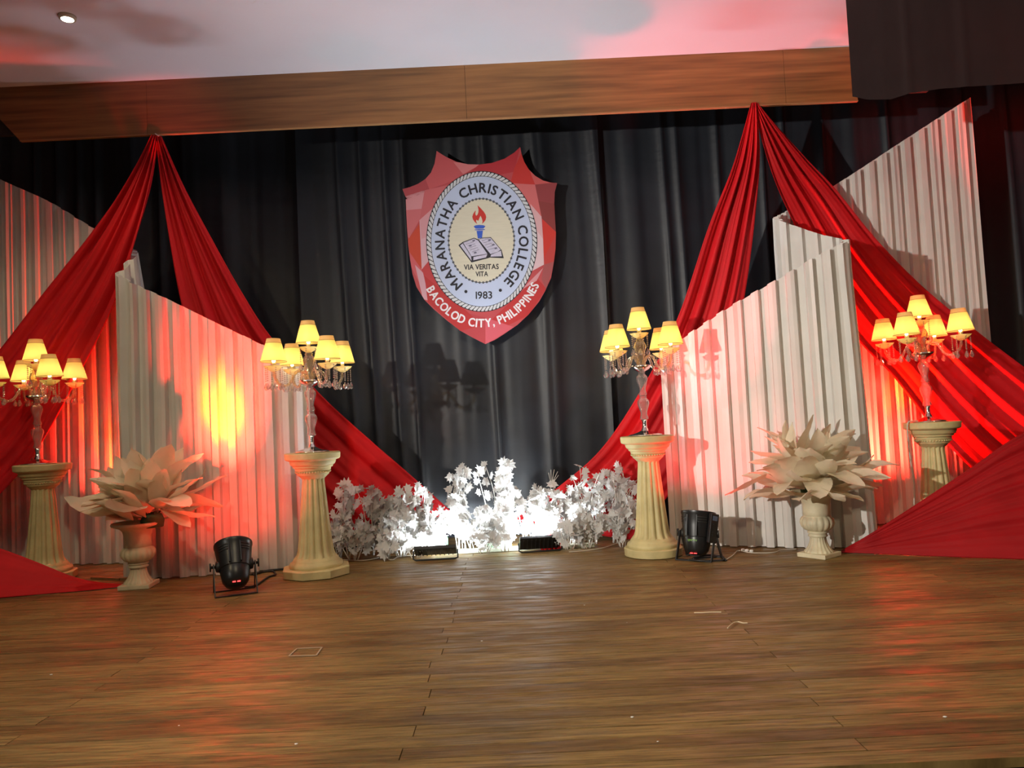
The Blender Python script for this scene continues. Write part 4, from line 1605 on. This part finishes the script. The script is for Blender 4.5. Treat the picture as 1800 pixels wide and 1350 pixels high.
cable('power_cable', fp((430, 1032), (447, 1030), (460, 1022), (472, 1014), (484, 1010), (478, 1004), (455, 1006), (440, 1010)), 0.006, M_CABLE, 'black cable looping from the left stage light towards the pedestal')
cable('power_cable', fp((445, 1010), (470, 1003), (490, 1001), (520, 999)), 0.006, M_CABLE, 'black cable running straight along the foot of the left panel')
cable('power_cable', fp((1212, 984), (1235, 986), (1262, 985), (1272, 984), (1265, 978), (1240, 980), (1218, 982), (1240, 976), (1268, 978), (1276, 985)), 0.006, M_CABLE, 'black cable coiled under the right stage light')
cable('string_light_wire', fp((1276, 984), (1288, 976), (1298, 968), (1315, 971), (1335, 972), (1360, 971), (1378, 966), (1400, 965)), 0.003, M_CABLEW, 'thin ivory wire on the floor by the right panel foot', 'wire')
for k, (x, y2) in enumerate(((1306, 970), (1313, 971), (1321, 972))):
    bm = bmesh.new()
    lathe(bm, [(0.004, -0.012), (0.009, -0.008), (0.010, 0.006), (0.006, 0.012)], 10, Matrix.Rotation(PI / 2, 4, 'Y'))
    p = on_floor(x, y2)
    tag(obj('plug', bm, M_SWITCH, None, True, (p.x, p.y, 0.011)), ('left', 'middle', 'right')[k] + ' one of three white plugs on the floor by the right panel', 'plug', 'white plugs by the right panel')
cable('string_light_wire', fp((572, 985), (600, 984), (640, 985), (672, 978), (680, 970), (678, 980), (690, 984), (702, 978), (730, 976)), 0.003, M_CABLEW, 'thin ivory wire curling on the floor left of the left floodlight', 'wire')
cable('string_light_wire', fp((1000, 970), (1025, 968), (1060, 963), (1085, 955), (1105, 950)), 0.003, M_CABLEW, 'thin ivory wire on the floor right of the right floodlight', 'wire')
cable('straw_bit', fp((1220, 1077), (1235, 1077), (1252, 1076), (1268, 1076)), 0.0028, M_STRAW, 'short straw lying flat along a floor board at the right', 'straw')
cable('straw_bit', fp((1279, 1104), (1288, 1096), (1297, 1093), (1306, 1095), (1314, 1095)), 0.0028, M_STRAW, 'bent straw lying on the floor boards at the right', 'straw')
# wooden foot under the left panel
p0, p1, p2 = on_floor(162, 1018), on_floor(212, 1020), on_floor(294, 1013)
bm = bmesh.new()
for a, b2 in ((p0, p1), (p1, p2)):
    d = (b2 - a); l = d.length; an = math.atan2(d.y, d.x)
    box(bm, 0, l, -0.012, 0.012, 0.001, 0.014, Matrix.Translation(a) @ Matrix.Rotation(an, 4, 'Z'))
tag(obj('wood_strip', bm, M_WOOD), 'bare wood strip on the floor at the foot of the left pleated panel', 'wood')
# faint tape outline and crumbs
tp = [on_floor(x, y2, 0.0015) for x, y2 in ((508, 1153), (522, 1140), (566, 1138), (556, 1152))]
bm = bmesh.new()
for a, b2 in zip(tp, tp[1:] + tp[:1]):
    d = (b2 - a); l = d.length; an = math.atan2(d.y, d.x)
    box(bm, 0, l, -0.003, 0.003, 0, 0.0012, Matrix.Translation(a) @ Matrix.Rotation(an, 4, 'Z'))
tag(obj('tape_mark', bm, M_TAPE), 'faint square tape outline stuck on the stage floor boards', 'tape')
rnd = random.Random(5)
for k in range(9):
    x, y2 = rnd.uniform(40, 1760), rnd.uniform(1060, 1330)
    p = on_floor(x, y2, 0.002)
    bm = bmesh.new()
    s = rnd.uniform(0.002, 0.0045)
    bmesh.ops.create_icosphere(bm, subdivisions=1, radius=s, matrix=Matrix.Diagonal((1.5, 1, 0.5, 1)))
    tag(obj('crumb', bm, M_SWITCH, None, False, p), 'tiny pale crumb lying on the stage floor boards', 'crumb', 'pale crumbs on the stage floor')
# litter on the hall floor in front of the stage
bm = bmesh.new()
for k in range(60):
    sz = rnd.uniform(0.006, 0.014)
    box(bm, -sz, sz, -sz * 0.5, sz * 0.5, 0, 0.002, Matrix.Translation((rnd.uniform(0.8, 2.8), rnd.uniform(1.3, 1.84), -0.779)) @ Matrix.Rotation(rnd.uniform(0, 3), 4, 'Z'))
o = tag(obj('confetti', bm, M_STRAW), 'scattered confetti litter on the dark hall floor below the stage edge', 'confetti')
o['kind'] = 'stuff'
